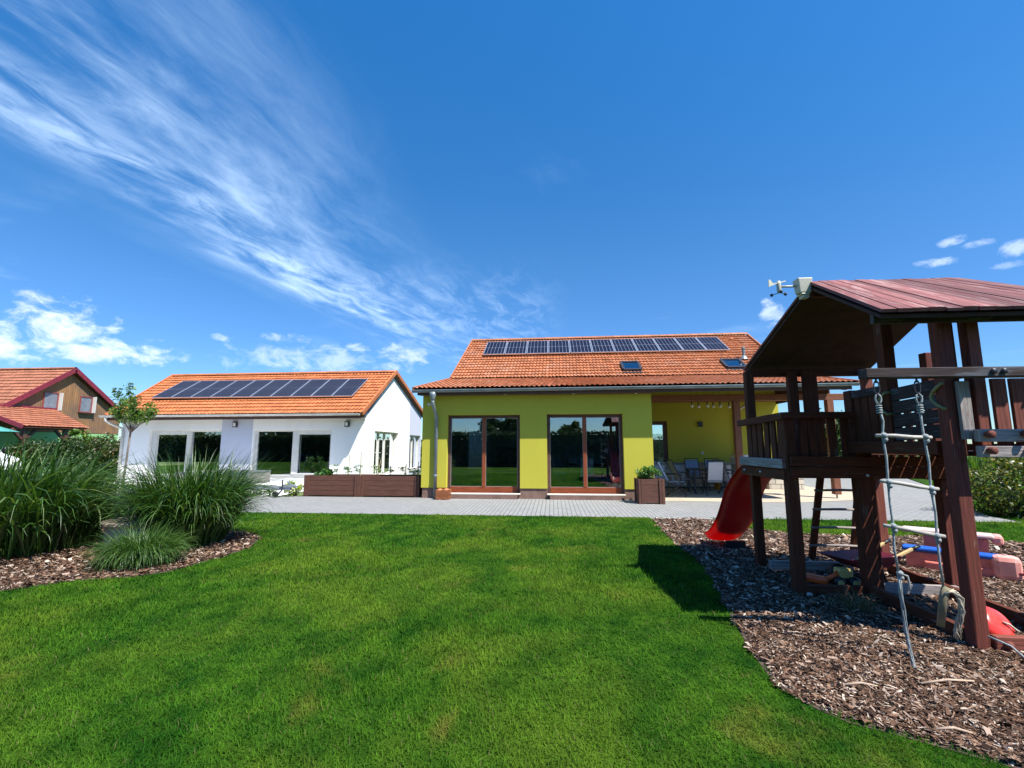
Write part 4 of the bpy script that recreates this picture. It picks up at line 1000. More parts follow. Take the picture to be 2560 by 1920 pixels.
b = MB(); b.lathe([(.02, -.02), (.1, -.025), (.1, .025), (.02, .02)], bx(-.16, 0, .1), 16, 'y'); b.build('wheel', BLACK, Wb, smooth=True)
for v in (-.1, .1): b = MB(); b.tube([bx(.3, v, .18), bx(.36, v, 0)], .012, 6); b.build('leg', DARKMETAL, Wb)
# toy digger
Tg = thing('toy_digger', 'orange and yellow plastic digger toy lying in the sand frame', 'toy truck', (2.9, 5.55, 0))
OR = redplastic('orange_plastic', (.75, .1, .015), (0, 0, 0), 0, .35); YE = mat('yellow_plastic', (.72, .5, .16), .45, .12, 6)
b = MB(); b.bar((2.66, 5.52, .1), (2.9, 5.46, .07), .12, .08); b.build('bucket', OR, Tg, bevel=.03)
b = MB(); b.tube([(2.88, 5.46, .08), (2.98, 5.46, .13), (3.05, 5.5, .16)], .025, 8); b.build('boom', OR, Tg, smooth=True)
b = MB(); b.bar((3.02, 5.5, .15), (3.16, 5.5, .15), .13, .1); b.build('cab', YE, Tg, bevel=.02)
b = MB(); b.bar((2.95, 5.5, .08), (3.2, 5.5, .08), .12, .06); b.build('chassis', BLACK, Tg, bevel=.01)
for x in (3.0, 3.15):
    b = MB(); b.lathe([(.012, -.03), (.055, -.03), (.062, -.02), (.062, .02), (.055, .03), (.012, .03)], (x, 5.42, .065), 16, 'y'); w = b.build('wheel', BLACK, Tg, smooth=True)
    b = MB(); b.lathe([(.005, -.036), (.03, -.034), (.034, -.03)], (x, 5.42, .065), 12, 'y'); b.build('hub', YE, w)
Ts = thing('toy_shovel', 'orange toy shovel lying behind the middle front post', 'toy shovel', (3.45, 5.5, .03))
b = MB(); b.bar((3.38, 5.52, .04), (3.47, 5.49, .035), .09, .015); b.build('blade', OR, Ts, bevel=.006); b = MB(); b.tube([(3.47, 5.49, .04), (3.62, 5.44, .05)], .012, 6); b.build('handle', RS, Ts, smooth=True)
b = MB(); b.blob((2.53, 5.1, .03), (.03, .02, .02), 10, 6); tag(b.build('stone', CONC, smooth=True), 'pale pebble at the foot of the front left playset post', 'stone')
# ------------------------------------------------------------------ patio things
def local_thing(name, label, cat, loc, rz=0, group=None):
    t = thing(name, label, cat, loc, group, rz); ORG[t.name] = Vector((0, 0, 0)); return t
def garden_chair(x, y, rz, label, fab=None, recl=.16):
    t = local_thing('folding_chair', label, 'chair', (x, y, .012), rz, 'folding chairs on the terrace')
    fab = fab or FABRIC
    b = MB(); b.bar((0, -.24, .43), (0, .2, .41), .44, .02, up=(0, 0, 1)); b.build('seat', fab, t, bevel=.006)
    b = MB(); b.bar((0, .22, .45), (0, .22+recl+.06, 1.0), .42, .018, up=(0, 1, 0)); b.build('backrest', fab, t, bevel=.006)
    b = MB()
    for s in (-.235, .235):
        b.tube([(s, .18, .38), (s, .24+recl+.07, 1.05)], .013, 6); b.tube([(s, -.27, .43), (s, .22, .41)], .012, 6)
    b.tube([(-.235, .24+recl+.07, 1.05), (.235, .24+recl+.07, 1.05)], .013, 6); b.tube([(-.235, .22+recl*.45, .72), (.235, .22+recl*.45, .72)], .008, 6); b.tube([(-.235, -.26, .43), (.235, -.26, .43)], .012, 6)
    b.build('frame', DARKMETAL, t, smooth=True)
    for s in (-.26, .26):
        b = MB(); b.tube([(s, -.2, .4), (s, .3, 0)], .012, 6); b.build('leg', DARKMETAL, t, smooth=True)
        b = MB(); b.tube([(s*.95, .1, .4), (s*.95, -.3, 0)], .012, 6); b.build('leg', DARKMETAL, t, smooth=True)
        b = MB(); b.bar((s, -.18, .64), (s, .26, .66), .045, .022); b.bar((s, -.14, .42), (s, -.16, .64), .02, .02); b.build('armrest', BLACK, t, bevel=.004)
garden_chair(3.62, 14.45, R(72), 'white padded folding chair beside the brown planter box at the terrace edge', mat('white_padding', (.8, .8, .78), .8), .2)
garden_chair(4.16, 15.5, R(-262), 'dark framed folding chair turned sideways at the left table end', None, .18)
garden_chair(4.88, 15.0, R(178), 'folding chair with pale mesh back turned to the lawn', None, .12)
garden_chair(4.82, 16.5, R(4), 'folding chair with blue grey cover on the far side of the terrace table', BLUECLOTH, .1)
garden_chair(5.45, 16.5, R(-4), 'blue grey covered folding chair nearest the porch post behind the table', BLUECLOTH, .1)
garden_chair(5.5, 15.3, R(110), 'folding chair pulled up to the right end of the terrace table', None, .14)
t = local_thing('terrace_table', 'dark slatted garden table on the covered terrace', 'table', (5.05, 15.75, .012))
b = MB()
for k in range(7): b.box(-.68, .68, -.42+k*.122, -.42+k*.122+.112, .71, .735)
b.build('tabletop', DARKMETAL, t)
for sx in (-.6, .6):
    for sy in (-.36, .36): b = MB(); b.box(sx-.028, sx+.028, sy-.028, sy+.028, 0, .71); b.build('leg', DARKMETAL, t)
K = thing('outdoor_kitchen', 'long outdoor kitchen counter with white fronts and stone panels', 'kitchen counter', (5.6, 17.6, .012))
b = MB(); b.box(2.85, 7.3, 17.2, 17.85, .86, .9); b.build('worktop', mat('grey_worktop', (.3, .31, .32), .4), K, bevel=.005)
b = MB(); b.box(2.85, 7.25, 17.3, 17.83, .06, .86); b.build('base', STONE, K)
for x0, x1 in ((2.95, 3.45), (3.47, 3.97), (4.2, 4.7), (6.1, 6.7)): b = MB(); b.box(x0, x1, 17.27, 17.3, .1, .83); b.build('cabinet_front', mat('white_lacquer', (.62, .68, .78), .4), K, bevel=.004)
for x in (3.15, 5.0, 7.0): b = MB(); b.box(x, x+.06, 17.32, 17.8, .012, .06); b.build('foot', DARKMETAL, K)
g = thing('barbecue', 'white lidded barbecue cabinet beside the porch post', 'barbecue', (6.35, 16.4, .012))
b = MB(); b.box(6.05, 6.65, 16.1, 16.7, .1, .88); b.build('cabinet', ZINC_L, g, bevel=.01)
b = MB(); b.prism([(6.02, 16.1, .88), (6.68, 16.1, .88), (6.68, 16.1, 1.12), (6.62, 16.1, 1.2), (6.08, 16.1, 1.2), (6.02, 16.1, 1.12)], (0, .6, 0)); b.build('lid', mat('white_enamel', (.82, .82, .82), .25), g, bevel=.02)
b = MB(); b.tube([(6.15, 16.04, 1.12), (6.35, 16.04, 1.12)], .012, 6); b.build('handle', BLACK, g)
for x in (6.12, 6.58): b = MB(); b.lathe([(.01, -.02), (.06, -.02), (.06, .02), (.01, .02)], (x, 16.2, .075), 12, 'x'); b.build('caster', BLACK, g)
sw = thing('stone_wall', 'low cream stone clad wall at the back of the terrace', 'wall', (8.0, 17.3, .012))
b = MB(); b.box(7.45, 8.6, 17.1, 17.6, .012, .75); b.build('cladding', STONE, sw); b = MB(); b.box(7.42, 8.63, 17.07, 17.63, .75, .8); b.build('coping', CONC, sw, bevel=.006)
b = MB(); b.lathe([(.09, 0), (.115, .2), (.12, .2), (.12, .23), (.1, .23)], (5.62, 16.85, .012), 16); tag(b.build('bucket', mat('amber_plastic', (.8, .38, .04), .4), smooth=True), 'amber yellow bucket on the floor under the terrace table', 'bucket')
# string of glass bulbs
BULB = mat('clear_bulb_glass', (.55, .53, .45), .1, .05, 5)
for k, (x, y) in enumerate(((4.36, 15.0), (4.64, 15.25), (4.82, 14.95), (5.08, 15.2), (5.24, 15.05), (5.6, 15.3))):
    t = thing('hanging_bulb', f'{ORD[k]} clear bulb from the left hanging under the porch ceiling', 'light bulb', (x, y, 2.8), 'clear bulbs hanging under the porch ceiling')
    b = MB(); b.tube([(x, y, 3.35), (x, y, 2.86)], .006, 5); b.lathe([(.02, 2.8), (.022, 2.86), (.01, 2.875)], (x, y, 0), 8); b.build('cord_and_socket', BLACK, t)
    b = MB(); b.blob((x+.01, y, 2.745), (.05, .05, .06), 12, 8); b.build('glass_bulb', BULB, t, smooth=True)

# brown plank planters
def planter(name, label, x0, x1, y0, y1, h, mids, corner=.14):
    t = thing(name, label, 'planter', ((x0+x1)/2, (y0+y1)/2, .006)); z0 = .01
    ph = (h-.03)/4
    def side(p0, p1, axis, at, sgn):
        b = MB()
        for k in range(4):
            za, zb = z0+.02+k*ph, z0+.02+(k+1)*ph-.006
            if axis == 'x': b.box(p0, p1, at, at+.03, za, zb)
            else: b.box(at, at+.03, p0, p1, za, zb)
        b.build('plank_side', PLANTER, t, bevel=.004)
    side(x0+.02, x1-.02, 'x', y0+.015, 1); side(x0+.02, x1-.02, 'x', y1-.045, 1); side(y0+.02, y1-.02, 'y', x0+.015, 1); side(y0+.02, y1-.02, 'y', x1-.045, 1)
    for x in [x0]+mids+[x1-corner]:
        b = MB(); b.box(x, x+corner*.5-.003, y0-.012, y0+.012, z0, h); b.box(x+corner*.5+.003, x+corner, y0-.012, y0+.012, z0, h); b.build('batten', PLANTER, t, bevel=.004)
    for x in (x0-.012, x1-.012):
        b = MB(); b.box(x, x+.024, y0+.015, y0+.12, z0, h); b.box(x, x+.024, y1-.12, y1-.015, z0, h); b.build('batten', PLANTER, t, bevel=.004)
    b = MB(); b.box(x0+.05, x1-.05, y0+.05, y1-.05, h-.14, h-.06); b.build('soil', SOIL, t)
    return t
planter('long_planter', 'long brown plank planter with tomato plants between the two houses', -7.47, -3.93, 13.62, 14.4, .62, [-5.9, -5.76])
planter('planter_box', 'square brown plank planter box with leafy plant by the terrace', 2.2, 2.86, 12.55, 13.15, .64, [], .13)

# pile of roof tiles
t = thing('tile_stack', 'small stack of spare curved roof tiles beside the downspout', 'roof tiles', (-3.1, 13.2, .006))
for k in range(13):
    b = MB(); dx = random.uniform(-.008, .008); z = .01+k*.021; vs = []
    for y in (13.02, 13.4):
        for e in (0, .012):
            for i in range(13): vs.append((-3.29+dx+.37*i/12, y, z+e+.016*math.sin(i*1.05)+.012*i/12))
    n = 13; fs = []
    for i in range(n-1): fs += [(i, i+1, 2*n+i+1, 2*n+i), (n+i+1, n+i, 3*n+i, 3*n+i+1), (i+1, i, n+i, n+i+1), (2*n+i, 2*n+i+1, 3*n+i+1, 3*n+i)]
    fs += [(0, 2*n, 3*n, n), (n-1, 2*n-1, 4*n-1, 3*n-1)]
    b.add(vs, fs, [[(k+.5, k+.5)]*4]*len(fs)); b.build('tile', TILE_Y, t)

# trailer
T = thing('car_trailer', 'grey single axle car trailer parked beside the white house', 'trailer', (-9.6, 13.4, 0))
GP = mat('galvanised_panel', (.36, .34, .32), .5, .25, 4, metal=.25, fine=40); GB = mat('galvanised_beam', (.3, .33, .36), .45, .15, 5, metal=.3)
x0, x1, y0, y1, z0, z1 = -11.1, -8.85, 13.0, 14.1, .37, .73
for nm, q in (('side_panel', (x0, x1, y0, y0+.03)), ('side_panel', (x0, x1, y1-.03, y1)), ('end_panel', (x0, x0+.03, y0+.03, y1-.03)), ('end_panel', (x1-.03, x1, y0+.03, y1-.03))):
    b = MB(); b.box(*q, z0, z1); b.build(nm, GP, T, bevel=.006)
b = MB(); b.box(x0+.03, x1-.03, y0+.03, y1-.03, z0, z0+.03); b.build('floor', GP, T)
b = MB(); b.box(x0, x1, y0-.012, y0, z1-.03, z1+.015); b.box(x0, x1, y1, y1+.012, z1-.03, z1+.015); b.box(x1, x1+.012, y0, y1, z1-.03, z1+.015); b.build('rim', ZINC, T)
b = MB(); b.box(x1-.03, x1+.012, y0-.014, y0+.04, z0-.02, z1-.03); b.build('corner_post', GB, T)
for x in (-10.6, -9.9, -9.25, -8.98): b = MB(); b.box(x, x+.06, y0-.02, y0-.005, .6, .64); b.box(x+.02, x+.04, y0-.03, y0-.02, .52, .63); b.build('latch', DARKMETAL, T)
b = MB(); b.bar((-11.0, 13.55, .29), (-7.75, 13.4, .25), .1, .1); b.bar((-10.6, 13.1, .31), (-8.1, 13.36, .27), .05, .08); b.bar((-10.6, 14.0, .31), (-8.1, 13.5, .27), .05, .08); b.build('drawbar', GB, T, bevel=.006)
b = MB(); b.box(-8.0, -7.65, 13.34, 13.46, .28, .36); b.bar((-7.72, 13.4, .36), (-7.88, 13.4, .45), .03, .03); b.blob((-7.6, 13.4, .32), (.07, .05, .05)); b.build('coupling', GB, T)
b = MB(); b.tube([(-7.95, 13.28, .5), (-7.93, 13.26, .22), (-8.02, 13.2, .09)], .022, 8); jk = b.build('jockey_leg', DARKMETAL, T)
b = MB(); b.lathe([(.02, -.035), (.085, -.03), (.09, 0), (.085, .03), (.02, .035)], (-8.08, 13.18, .097), 16, 'y'); b.build('jockey_wheel', BLACK, T, smooth=True)
for y in (12.92, 14.18):
    b = MB(); b.lathe([(.13, -.07), (.24, -.07), (.27, -.04), (.27, .04), (.24, .07), (.13, .07)], (-10.0, y, .276), 22, 'y'); w = b.build('wheel', BLACK, T, smooth=True)
    b = MB(); b.lathe([(.02, -.06), (.13, -.05), (.135, .04), (.02, .05)], (-10.0, y, .276), 16, 'y'); b.build('rim', ALU, w, smooth=True)
    b = MB(); pts = [(-10.0+.33*math.cos(a), y, .276+.33*math.sin(a)) for a in np.linspace(.2, math.pi-.2, 9)]
    for p, q in zip(pts[:-1], pts[1:]): b.bar(p, q, .18, .012, up=(0, 1, 0) if False else (0, 0, 1))
    b.build('mudguard', BLACK, T)

# white van at the far left
V = thing('white_van', 'white van with black door mirror parked beyond the ornamental grasses', 'van', (-24.7, 17.4, 0))
VW = mat('white_car_paint', (.8, .8, .8), .25, .03, 3, coat=.5)
def vanbody():
    prof = [(-27.3, .35), (-27.35, .9), (-27.25, 1.9), (-27.0, 2.05), (-24.3, 2.05), (-23.95, 1.95), (-23.1, 1.18), (-22.45, .98), (-22.2, .78), (-22.15, .4), (-22.3, .3)]
    b = MB(); n = len(prof); ys = [(16.55, .0), (16.47, .06), (16.47, .06), (18.33, .06), (18.33, .06), (18.25, 0)]
    cx, cz = -24.7, 1.0; vs = []
    for y, g in ((16.62, .03), (16.5, 0), (18.3, 0), (18.18, .03)):
        for x, z in prof: vs.append((x+(cx-x)*g, y+(.1 if (z > 1.1 and y < 17) else (-.1 if z > 1.1 else 0)), z+(cz-z)*g))
    fs = [tuple(range(n-1, -1, -1)), tuple(range(3*n, 4*n))]
    for r in range(3):
        for k in range(n): fs.append((r*n+k, r*n+(k+1) % n, (r+1)*n+(k+1) % n, (r+1)*n+k))
    b.add(vs, fs); return b.build('body', VW, V, bevel=.05)
vanbody()
CG = glassmat('car_glass', (.1, .13, .14), 1.3, .06)
b = MB(); b.prism([(-23.83, 16.75, 1.9), (-23.16, 16.7, 1.26), (-23.16, 18.1, 1.26), (-23.83, 18.05, 1.9)], (.012, 0, .012)); b.build('windscreen', mat('dark_windscreen', (.05, .09, .1), .06, .1, 2), V)
for y in (16.565, 18.235):
    b = MB(); s = -.012 if y < 17 else .012
    b.prism([(-24.1, y, 1.88), (-23.35, y, 1.25), (-24.7, y, 1.25), (-24.7, y, 1.88)], (0, s, 0)); b.prism([(-24.85, y, 1.88), (-24.85, y, 1.25), (-26.8, y, 1.25), (-26.8, y, 1.88)], (0, s, 0)); b.build('side_window', mat('dark_side_glass', (.03, .045, .05), .06, .1, 2) if 'dark_side_glass' not in MATS else MATS['dark_side_glass'], V)
b = MB(); b.blob((-23.35, 16.36, 1.3), (.09, .1, .15), 10, 8, .7); b.bar((-23.35, 16.44, 1.22), (-23.35, 16.6, 1.22), .05, .05); b.build('door_mirror', BLACK, V, smooth=True)
b = MB(); b.blob((-23.35, 18.44, 1.3), (.09, .1, .15), 10, 8, .7); b.build('door_mirror', BLACK, V, smooth=True)
b = MB(); b.blob((-22.3, 16.75, .8), (.1, .16, .1)); b.build('headlight', LAMPW, V, smooth=True)
b = MB(); b.blob((-22.3, 18.05, .8), (.1, .16, .1)); b.build('headlight', LAMPW, V, smooth=True)
b = MB(); b.box(-22.2, -22.08, 16.55, 18.25, .32, .52); b.build('bumper', BLACK, V, bevel=.04)
for x in (-23.0, -26.3):
    for y in (16.58, 18.22):
        b = MB(); b.lathe([(.2, -.1), (.3, -.1), (.33, -.06), (.33, .06), (.3, .1), (.2, .1)], (x, y, .33), 20, 'y'); w = b.build('wheel', BLACK, V, smooth=True)
        b = MB(); b.lathe([(.02, -.095), (.2, -.08), (.2, .08), (.02, .095)], (x, y, .33), 16, 'y'); b.build('rim', ALU, w)
for o_ in [V]: o_.location.x -= .45
# teal parasol in the neighbour's garden
P = thing('parasol', 'teal parasol open on the terrace of the brown gabled house', 'parasol', (-27.2, 19.9, 0))
b = MB(); n = 8; top = Vector((-27.2, 19.9, 2.66)); rim = [Vector((-27.2+1.35*math.cos(k*math.pi/4+.2), 19.9+1.35*math.sin(k*math.pi/4+.2), 2.18)) for k in range(n)]
b.add([top]+rim, [(0, 1+k, 1+(k+1) % n) for k in range(n)]); o = b.build('canopy', mat('teal_cloth', (.07, .3, .26), .8), P); o.modifiers.new('s', 'SOLIDIFY').thickness = .01
b = MB(); b.tube([(-27.2, 19.9, 0), (-27.2, 19.9, 2.7)], .025, 8); b.build('pole', DARKMETAL, P)
b = MB(); b.lathe([(.25, 0), (.25, .06), (.05, .1)], (-27.2, 19.9, 0), 14); b.build('foot', CONC, P)
# slatted fence
F = thing('slat_fence', 'brown horizontal slat fence behind the white van', 'fence', (-27.5, 19.2, 0))
for k in range(6): b = MB(); b.bar((-31, 19.4, .2+k*.2), (-25.0, 20.3, .2+k*.2), .025, .13); b.build('slat', TIMBER, F)
for s in (0, .33, .66, 1): b = MB(); b.bar((-31+6*s, 19.45+.9*s, 0), (-31+6*s, 19.45+.9*s, 1.35), .1, .1); b.build('fence_post', TIMBER, F)
# concrete well ring with wooden lid between the grasses
W = thing('well_ring', 'round concrete well ring with wooden lid between the ornamental grasses', 'well', (-6.25, 6.75, 0))
b = MB(); b.lathe([(.42, 0), (.42, .34), (.3, .34)], (-6.25, 6.75, 0), 28); b.build('concrete_ring', CONC, W)
b = MB(); b.lathe([(.47, .342), (.48, .36), (.48, .39), (.46, .40)], (-6.25, 6.75, 0), 28); b.build('wooden_lid', mat('pale_lid_wood', (.42, .34, .24), .85, .25, 6, fine=70, bump=.4, stretch=(1, 8, 1)), W)
# climbing frame behind: low bins etc are left out

# ------------------------------------------------------------------ vegetation
def rnd_dirs(n):
    d = RNG.normal(size=(n, 3)); return d/np.linalg.norm(d, axis=1)[:, None]
def leaves(name, P, size, mt, parent=None, up=.4, aspect=.5, droop=None):
    n = len(P); N = rnd_dirs(n); N[:, 2] = np.abs(N[:, 2])+up; N /= np.linalg.norm(N, axis=1)[:, None]
    A = rnd_dirs(n) if droop is None else droop+rnd_dirs(n)*.5
    A -= N*(A*N).sum(1)[:, None]; A /= np.linalg.norm(A, axis=1)[:, None]+1e-9; B = np.cross(N, A)
    L = (size*RNG.uniform(.6, 1.35, n))[:, None]; W = L*aspect*.5
    V = np.stack([P-A*L*.5, P+B*W+N*L*.06, P+A*L*.5-N*L*.1, P-B*W+N*L*.06], 1).reshape(-1, 3)
    F = np.arange(n)[:, None]*4+np.arange(4)[None]
    return npmesh(name, V, F, mt, parent)
def clumps(n, C, r, sq=(1, 1, 1)):
    k = RNG.integers(0, len(C), n); r = np.asarray(r)
    rr = r if r.ndim == 0 else r[k][:, None]
    d = rnd_dirs(n)*(RNG.uniform(0, 1, n)**.45)[:, None]
    return np.asarray(C)[k]+d*rr*np.asarray(sq)
BARK = mat('grey_bark', (.16, .13, .11), .9, .3, 12, fine=60, bump=.6, stretch=(1, 1, .3))
YLEAF = leafmat('young_tree_leaves', [(0, (.03, .075, .012)), (.5, (.07, .15, .02)), (.85, (.13, .22, .03)), (1, (.2, .28, .05))], .4, .3)
DLEAF = leafmat('dark_hedge_leaves', [(0, (.01, .028, .006)), (.5, (.028, .065, .013)), (.85, (.06, .105, .022)), (1, (.12, .11, .04))], .45, .2)
BRLEAF = leafmat('bronze_hedge_leaves', [(0, (.015, .03, .008)), (.45, (.04, .075, .015)), (.75, (.08, .11, .025)), (.93, (.14, .07, .03)), (1, (.5, .45, .4))], .45, .22)
OLEAF = leafmat('golden_bush_leaves', [(0, (.02, .035, .006)), (.45, (.06, .085, .012)), (.8, (.14, .15, .025)), (1, (.24, .19, .04))], .4, .25)
LIME = leafmat('lime_shrub_leaves', [(0, (.12, .2, .02)), (.5, (.3, .4, .04)), (1, (.5, .55, .08))], .45, .3)
HERB = leafmat('herb_leaves', [(0, (.03, .08, .02)), (.5, (.07, .17, .04)), (1, (.15, .28, .07))], .45, .28)

# young standard tree in front of the white house
T = thing('young_tree', 'slender young tree with small green crown before the white house', 'tree', (-14.9, 15.2, 0))
b = MB(); b.tube([(-14.93, 15.2, 0), (-14.88, 15.2, .7), (-14.86, 15.2, 1.4), (-14.83, 15.2, 2.0)], [.04, .034, .03, .035], 8)
tips = []
for k in range(11):
    a = k*2.4; sp = .2+.5*random.random(); z = 2.75+.9*random.random()
    q = [Vector((-14.83, 15.2, 1.95)), Vector((-14.83+math.cos(a)*sp*.45, 15.2+math.sin(a)*sp*.45, 2.3)), Vector((-14.9+math.cos(a)*sp*.85, 15.2+math.sin(a)*sp*.85, (2.3+z)/2)), Vector((-14.9+math.cos(a)*sp, 15.2+math.sin(a)*sp, z-.3*sp))]
    b.tube(q, [.02, .014, .009, .005], 5); tips += [q[1].lerp(q[2], t) for t in (.3, .7)]+[q[2].lerp(q[3], t) for t in (0, .35, .7, 1, 1.15)]
b.build('trunk', BARK, T, smooth=True)
P_ = clumps(2300, [tuple(t) for t in tips], .2, (1, 1, .9)); leaves('crown', P_, .115, YLEAF, T, .2, .42)

# ornamental grasses
def ornamental(name, label, cx, cy, rad, n, L, width, mt, spread, group, seg=8, stemh=0.0, wind=(0, 0)):
    a = RNG.uniform(0, 2*np.pi, n); r = rad*np.sqrt(RNG.uniform(0, 1, n))
    base = np.column_stack([cx+r*np.cos(a), cy+r*np.sin(a), np.zeros(n)])
    oa = a+RNG.normal(0, .7, n); tilt = spread*(.15+.85*(r/rad))*RNG.uniform(.5, 1.3, n)+RNG.normal(0, .06, n)
    ln = L*RNG.uniform(.5, 1.12, n); bend = RNG.uniform(.4, 2.6, n)**1.25*spread*1.35
    w = width*RNG.uniform(.6, 1.3, n); tw = RNG.uniform(-1.2, 1.2, n)
    pts = [base]; ang = tilt.copy(); h = np.column_stack([np.cos(oa), np.sin(oa)])
    ps = base.copy(); dirs = []
    for s in range(seg):
        t = (s+.5)/seg; ang2 = tilt+bend*t**2.2*1.5
        d = np.column_stack([h*np.sin(ang2)[:, None], np.cos(ang2)]); d[:, 0] += wind[0]*t; d[:, 1] += wind[1]*t
        ps = ps+d*(ln/seg)[:, None]; ps[:, 2] = np.maximum(ps[:, 2], .02); pts.append(ps.copy())
    V = []; side = np.column_stack([-h[:, 1], h[:, 0], np.zeros(n)])
    for s, p in enumerate(pts):
        t = s/seg; ww = w*(np.minimum(1, .45+t*2.2))*np.clip(1.02-t**3.2, .04, 1)
        sd = side*np.cos(tw*t)[:, None]+np.column_stack([h*0, np.ones(n)])*np.sin(tw*t)[:, None]*.6
        V += [p-sd*ww[:, None]/2, p+sd*ww[:, None]/2]
    V = np.stack(V, 1).reshape(-1, 3); k = 2*(seg+1)
    F = np.concatenate([np.arange(n)[:, None]*k+np.array([[2*s, 2*s+1, 2*s+3, 2*s+2]]) for s in range(seg)])
    o = npmesh(name, V, F, mt, smooth=True); return tag(o, label, 'grass plant', group)
MISC = leafmat('broad_grass_blades', [(0, (.012, .042, .008)), (.45, (.034, .09, .015)), (.8, (.07, .15, .03)), (1, (.15, .2, .07))], .42, .28, .4)
MISC2 = leafmat('fine_grass_blades', [(0, (.012, .042, .008)), (.5, (.036, .09, .015)), (.9, (.07, .15, .027)), (1, (.22, .2, .1))], .45, .28, .4)
TUFT = leafmat('tuft_blades', [(0, (.02, .06, .01)), (.5, (.05, .12, .02)), (1, (.12, .2, .05))], .42, .25, .4)
G_ = 'ornamental grass plants in the left bed'
ornamental('ornamental_grass', 'tall ornamental grass with broad drooping blades at the left picture edge', -7.95, 6.1, .95, 2300, 1.62, .03, MISC, .42, G_)
ornamental('ornamental_grass', 'fine dark upright ornamental grass left of the well ring', -7.4, 6.5, .5, 3000, 1.2, .011, MISC2, .26, G_)
ornamental('ornamental_grass', 'arching ornamental grass clump between the well ring and the lawn', -5.62, 6.95, .46, 2800, 1.46, .02, MISC, .41, G_, wind=(.05, 0))
ornamental('ornamental_grass', 'low fine grass tuft at the lawn edge before the well ring', -5.25, 5.72, .22, 3000, .6, .007, TUFT, .7, G_)
ornamental('ornamental_grass', 'green grass plant behind the well ring beside the gravel', -8.9, 9.6, .7, 900, 1.0, .016, MISC2, .5, G_)
ornamental('dry_grass_tuft', 'dry withered grass tuft in the mulch before the playset', 2.75, 4.75, .12, 160, .28, .006, leafmat('dry_grass', [(0, (.06, .05, .02)), (1, (.2, .16, .07))], .8, .1), .8, None)

# bushes and hedges
def bush(name, label, cat, c, r, n, leaf, mt, ncl=26, group=None, trunk=True, aspect=.5):
    c = np.array(c, float); r = np.array(r, float)
    t = thing(name, label, cat, (c[0], c[1], max(0, c[2]-r[2])), group)
    C = c+rnd_dirs(ncl)*r*(.55+.35*RNG.uniform(0, 1, (ncl, 1))); C[:, 2] = np.maximum(C[:, 2], c[2]-r[2]*.8)
    P = clumps(n, C, float(r.mean())*.42, (1, 1, .8)); P[:, 2] = np.maximum(P[:, 2], .03)
    leaves('foliage', P, leaf, mt, t, .3, aspect)
    if trunk:
        b = MB(); g = Vector((c[0], c[1], max(0, c[2]-r[2])-.02))
        for k in range(6):
            e = C[RNG.integers(0, ncl)]; b.tube([g+Vector((RNG.uniform(-.08, .08), RNG.uniform(-.08, .08), 0)), (g+Vector(e))/2+Vector((0, 0, .06)), Vector(e)], [.025, .015, .006], 5)
        b.build('stem', BARK, t, smooth=True)
    return t
bush('lime_shrub', 'small lime yellow shrub at the left end of the long planter', 'shrub', (-7.85, 13.75, .24), (.28, .25, .26), 520, .075, LIME, 14)
bush('low_shrub', 'low green herb growing under the trailer drawbar', 'shrub', (-9.1, 13.75, .1), (.75, .2, .12), 500, .07, YLEAF, 16)
bush('golden_bush', 'rounded golden green bush beside the paving at the right edge', 'bush', (10.0, 11.35, .62), (.95, .95, .66), 5200, .085, OLEAF, 60)
bush('leafy_potted_plant', 'bushy green plant growing in the square planter box', 'plant', (2.53, 12.85, .80), (.33, .28, .2), 900, .075, HERB, 18)
for k, (x, y, z, rx, ry, rz, lf, lab) in enumerate(((-23.6, 20.9, .85, 1.7, 1.0, 1.0, DLEAF, 'dark green garden bush between the van and the white house'), (-20.9, 21.4, .82, 1.6, .9, .95, BRLEAF, 'bronze tipped hedge bush next to the white house downspout'),
        (-22.2, 21.8, 1.0, 1.4, .9, 1.0, BRLEAF, 'bronze tipped bush in the middle of the neighbour hedge'), (-25.4, 20.6, .8, 1.3, .9, .9, DLEAF, 'dark green bush touching the slat fence'))):
    bush('hedge_bush', lab, 'bush', (x, y, z), (rx, ry, rz), 8000, .13, lf, 70, 'bushes along the neighbour garden')
bush('small_tree', 'small broad leaved tree rising over the hedge before the brown gable', 'tree', (-24.6, 22.4, 1.7), (.62, .5, .72), 520, .2, YLEAF, 20)
bush('low_green_plant', 'pale green plant showing over the grasses beside the van', 'plant', (-13.3, 11.2, .5), (.7, .5, .5), 700, .11, HERB, 20)

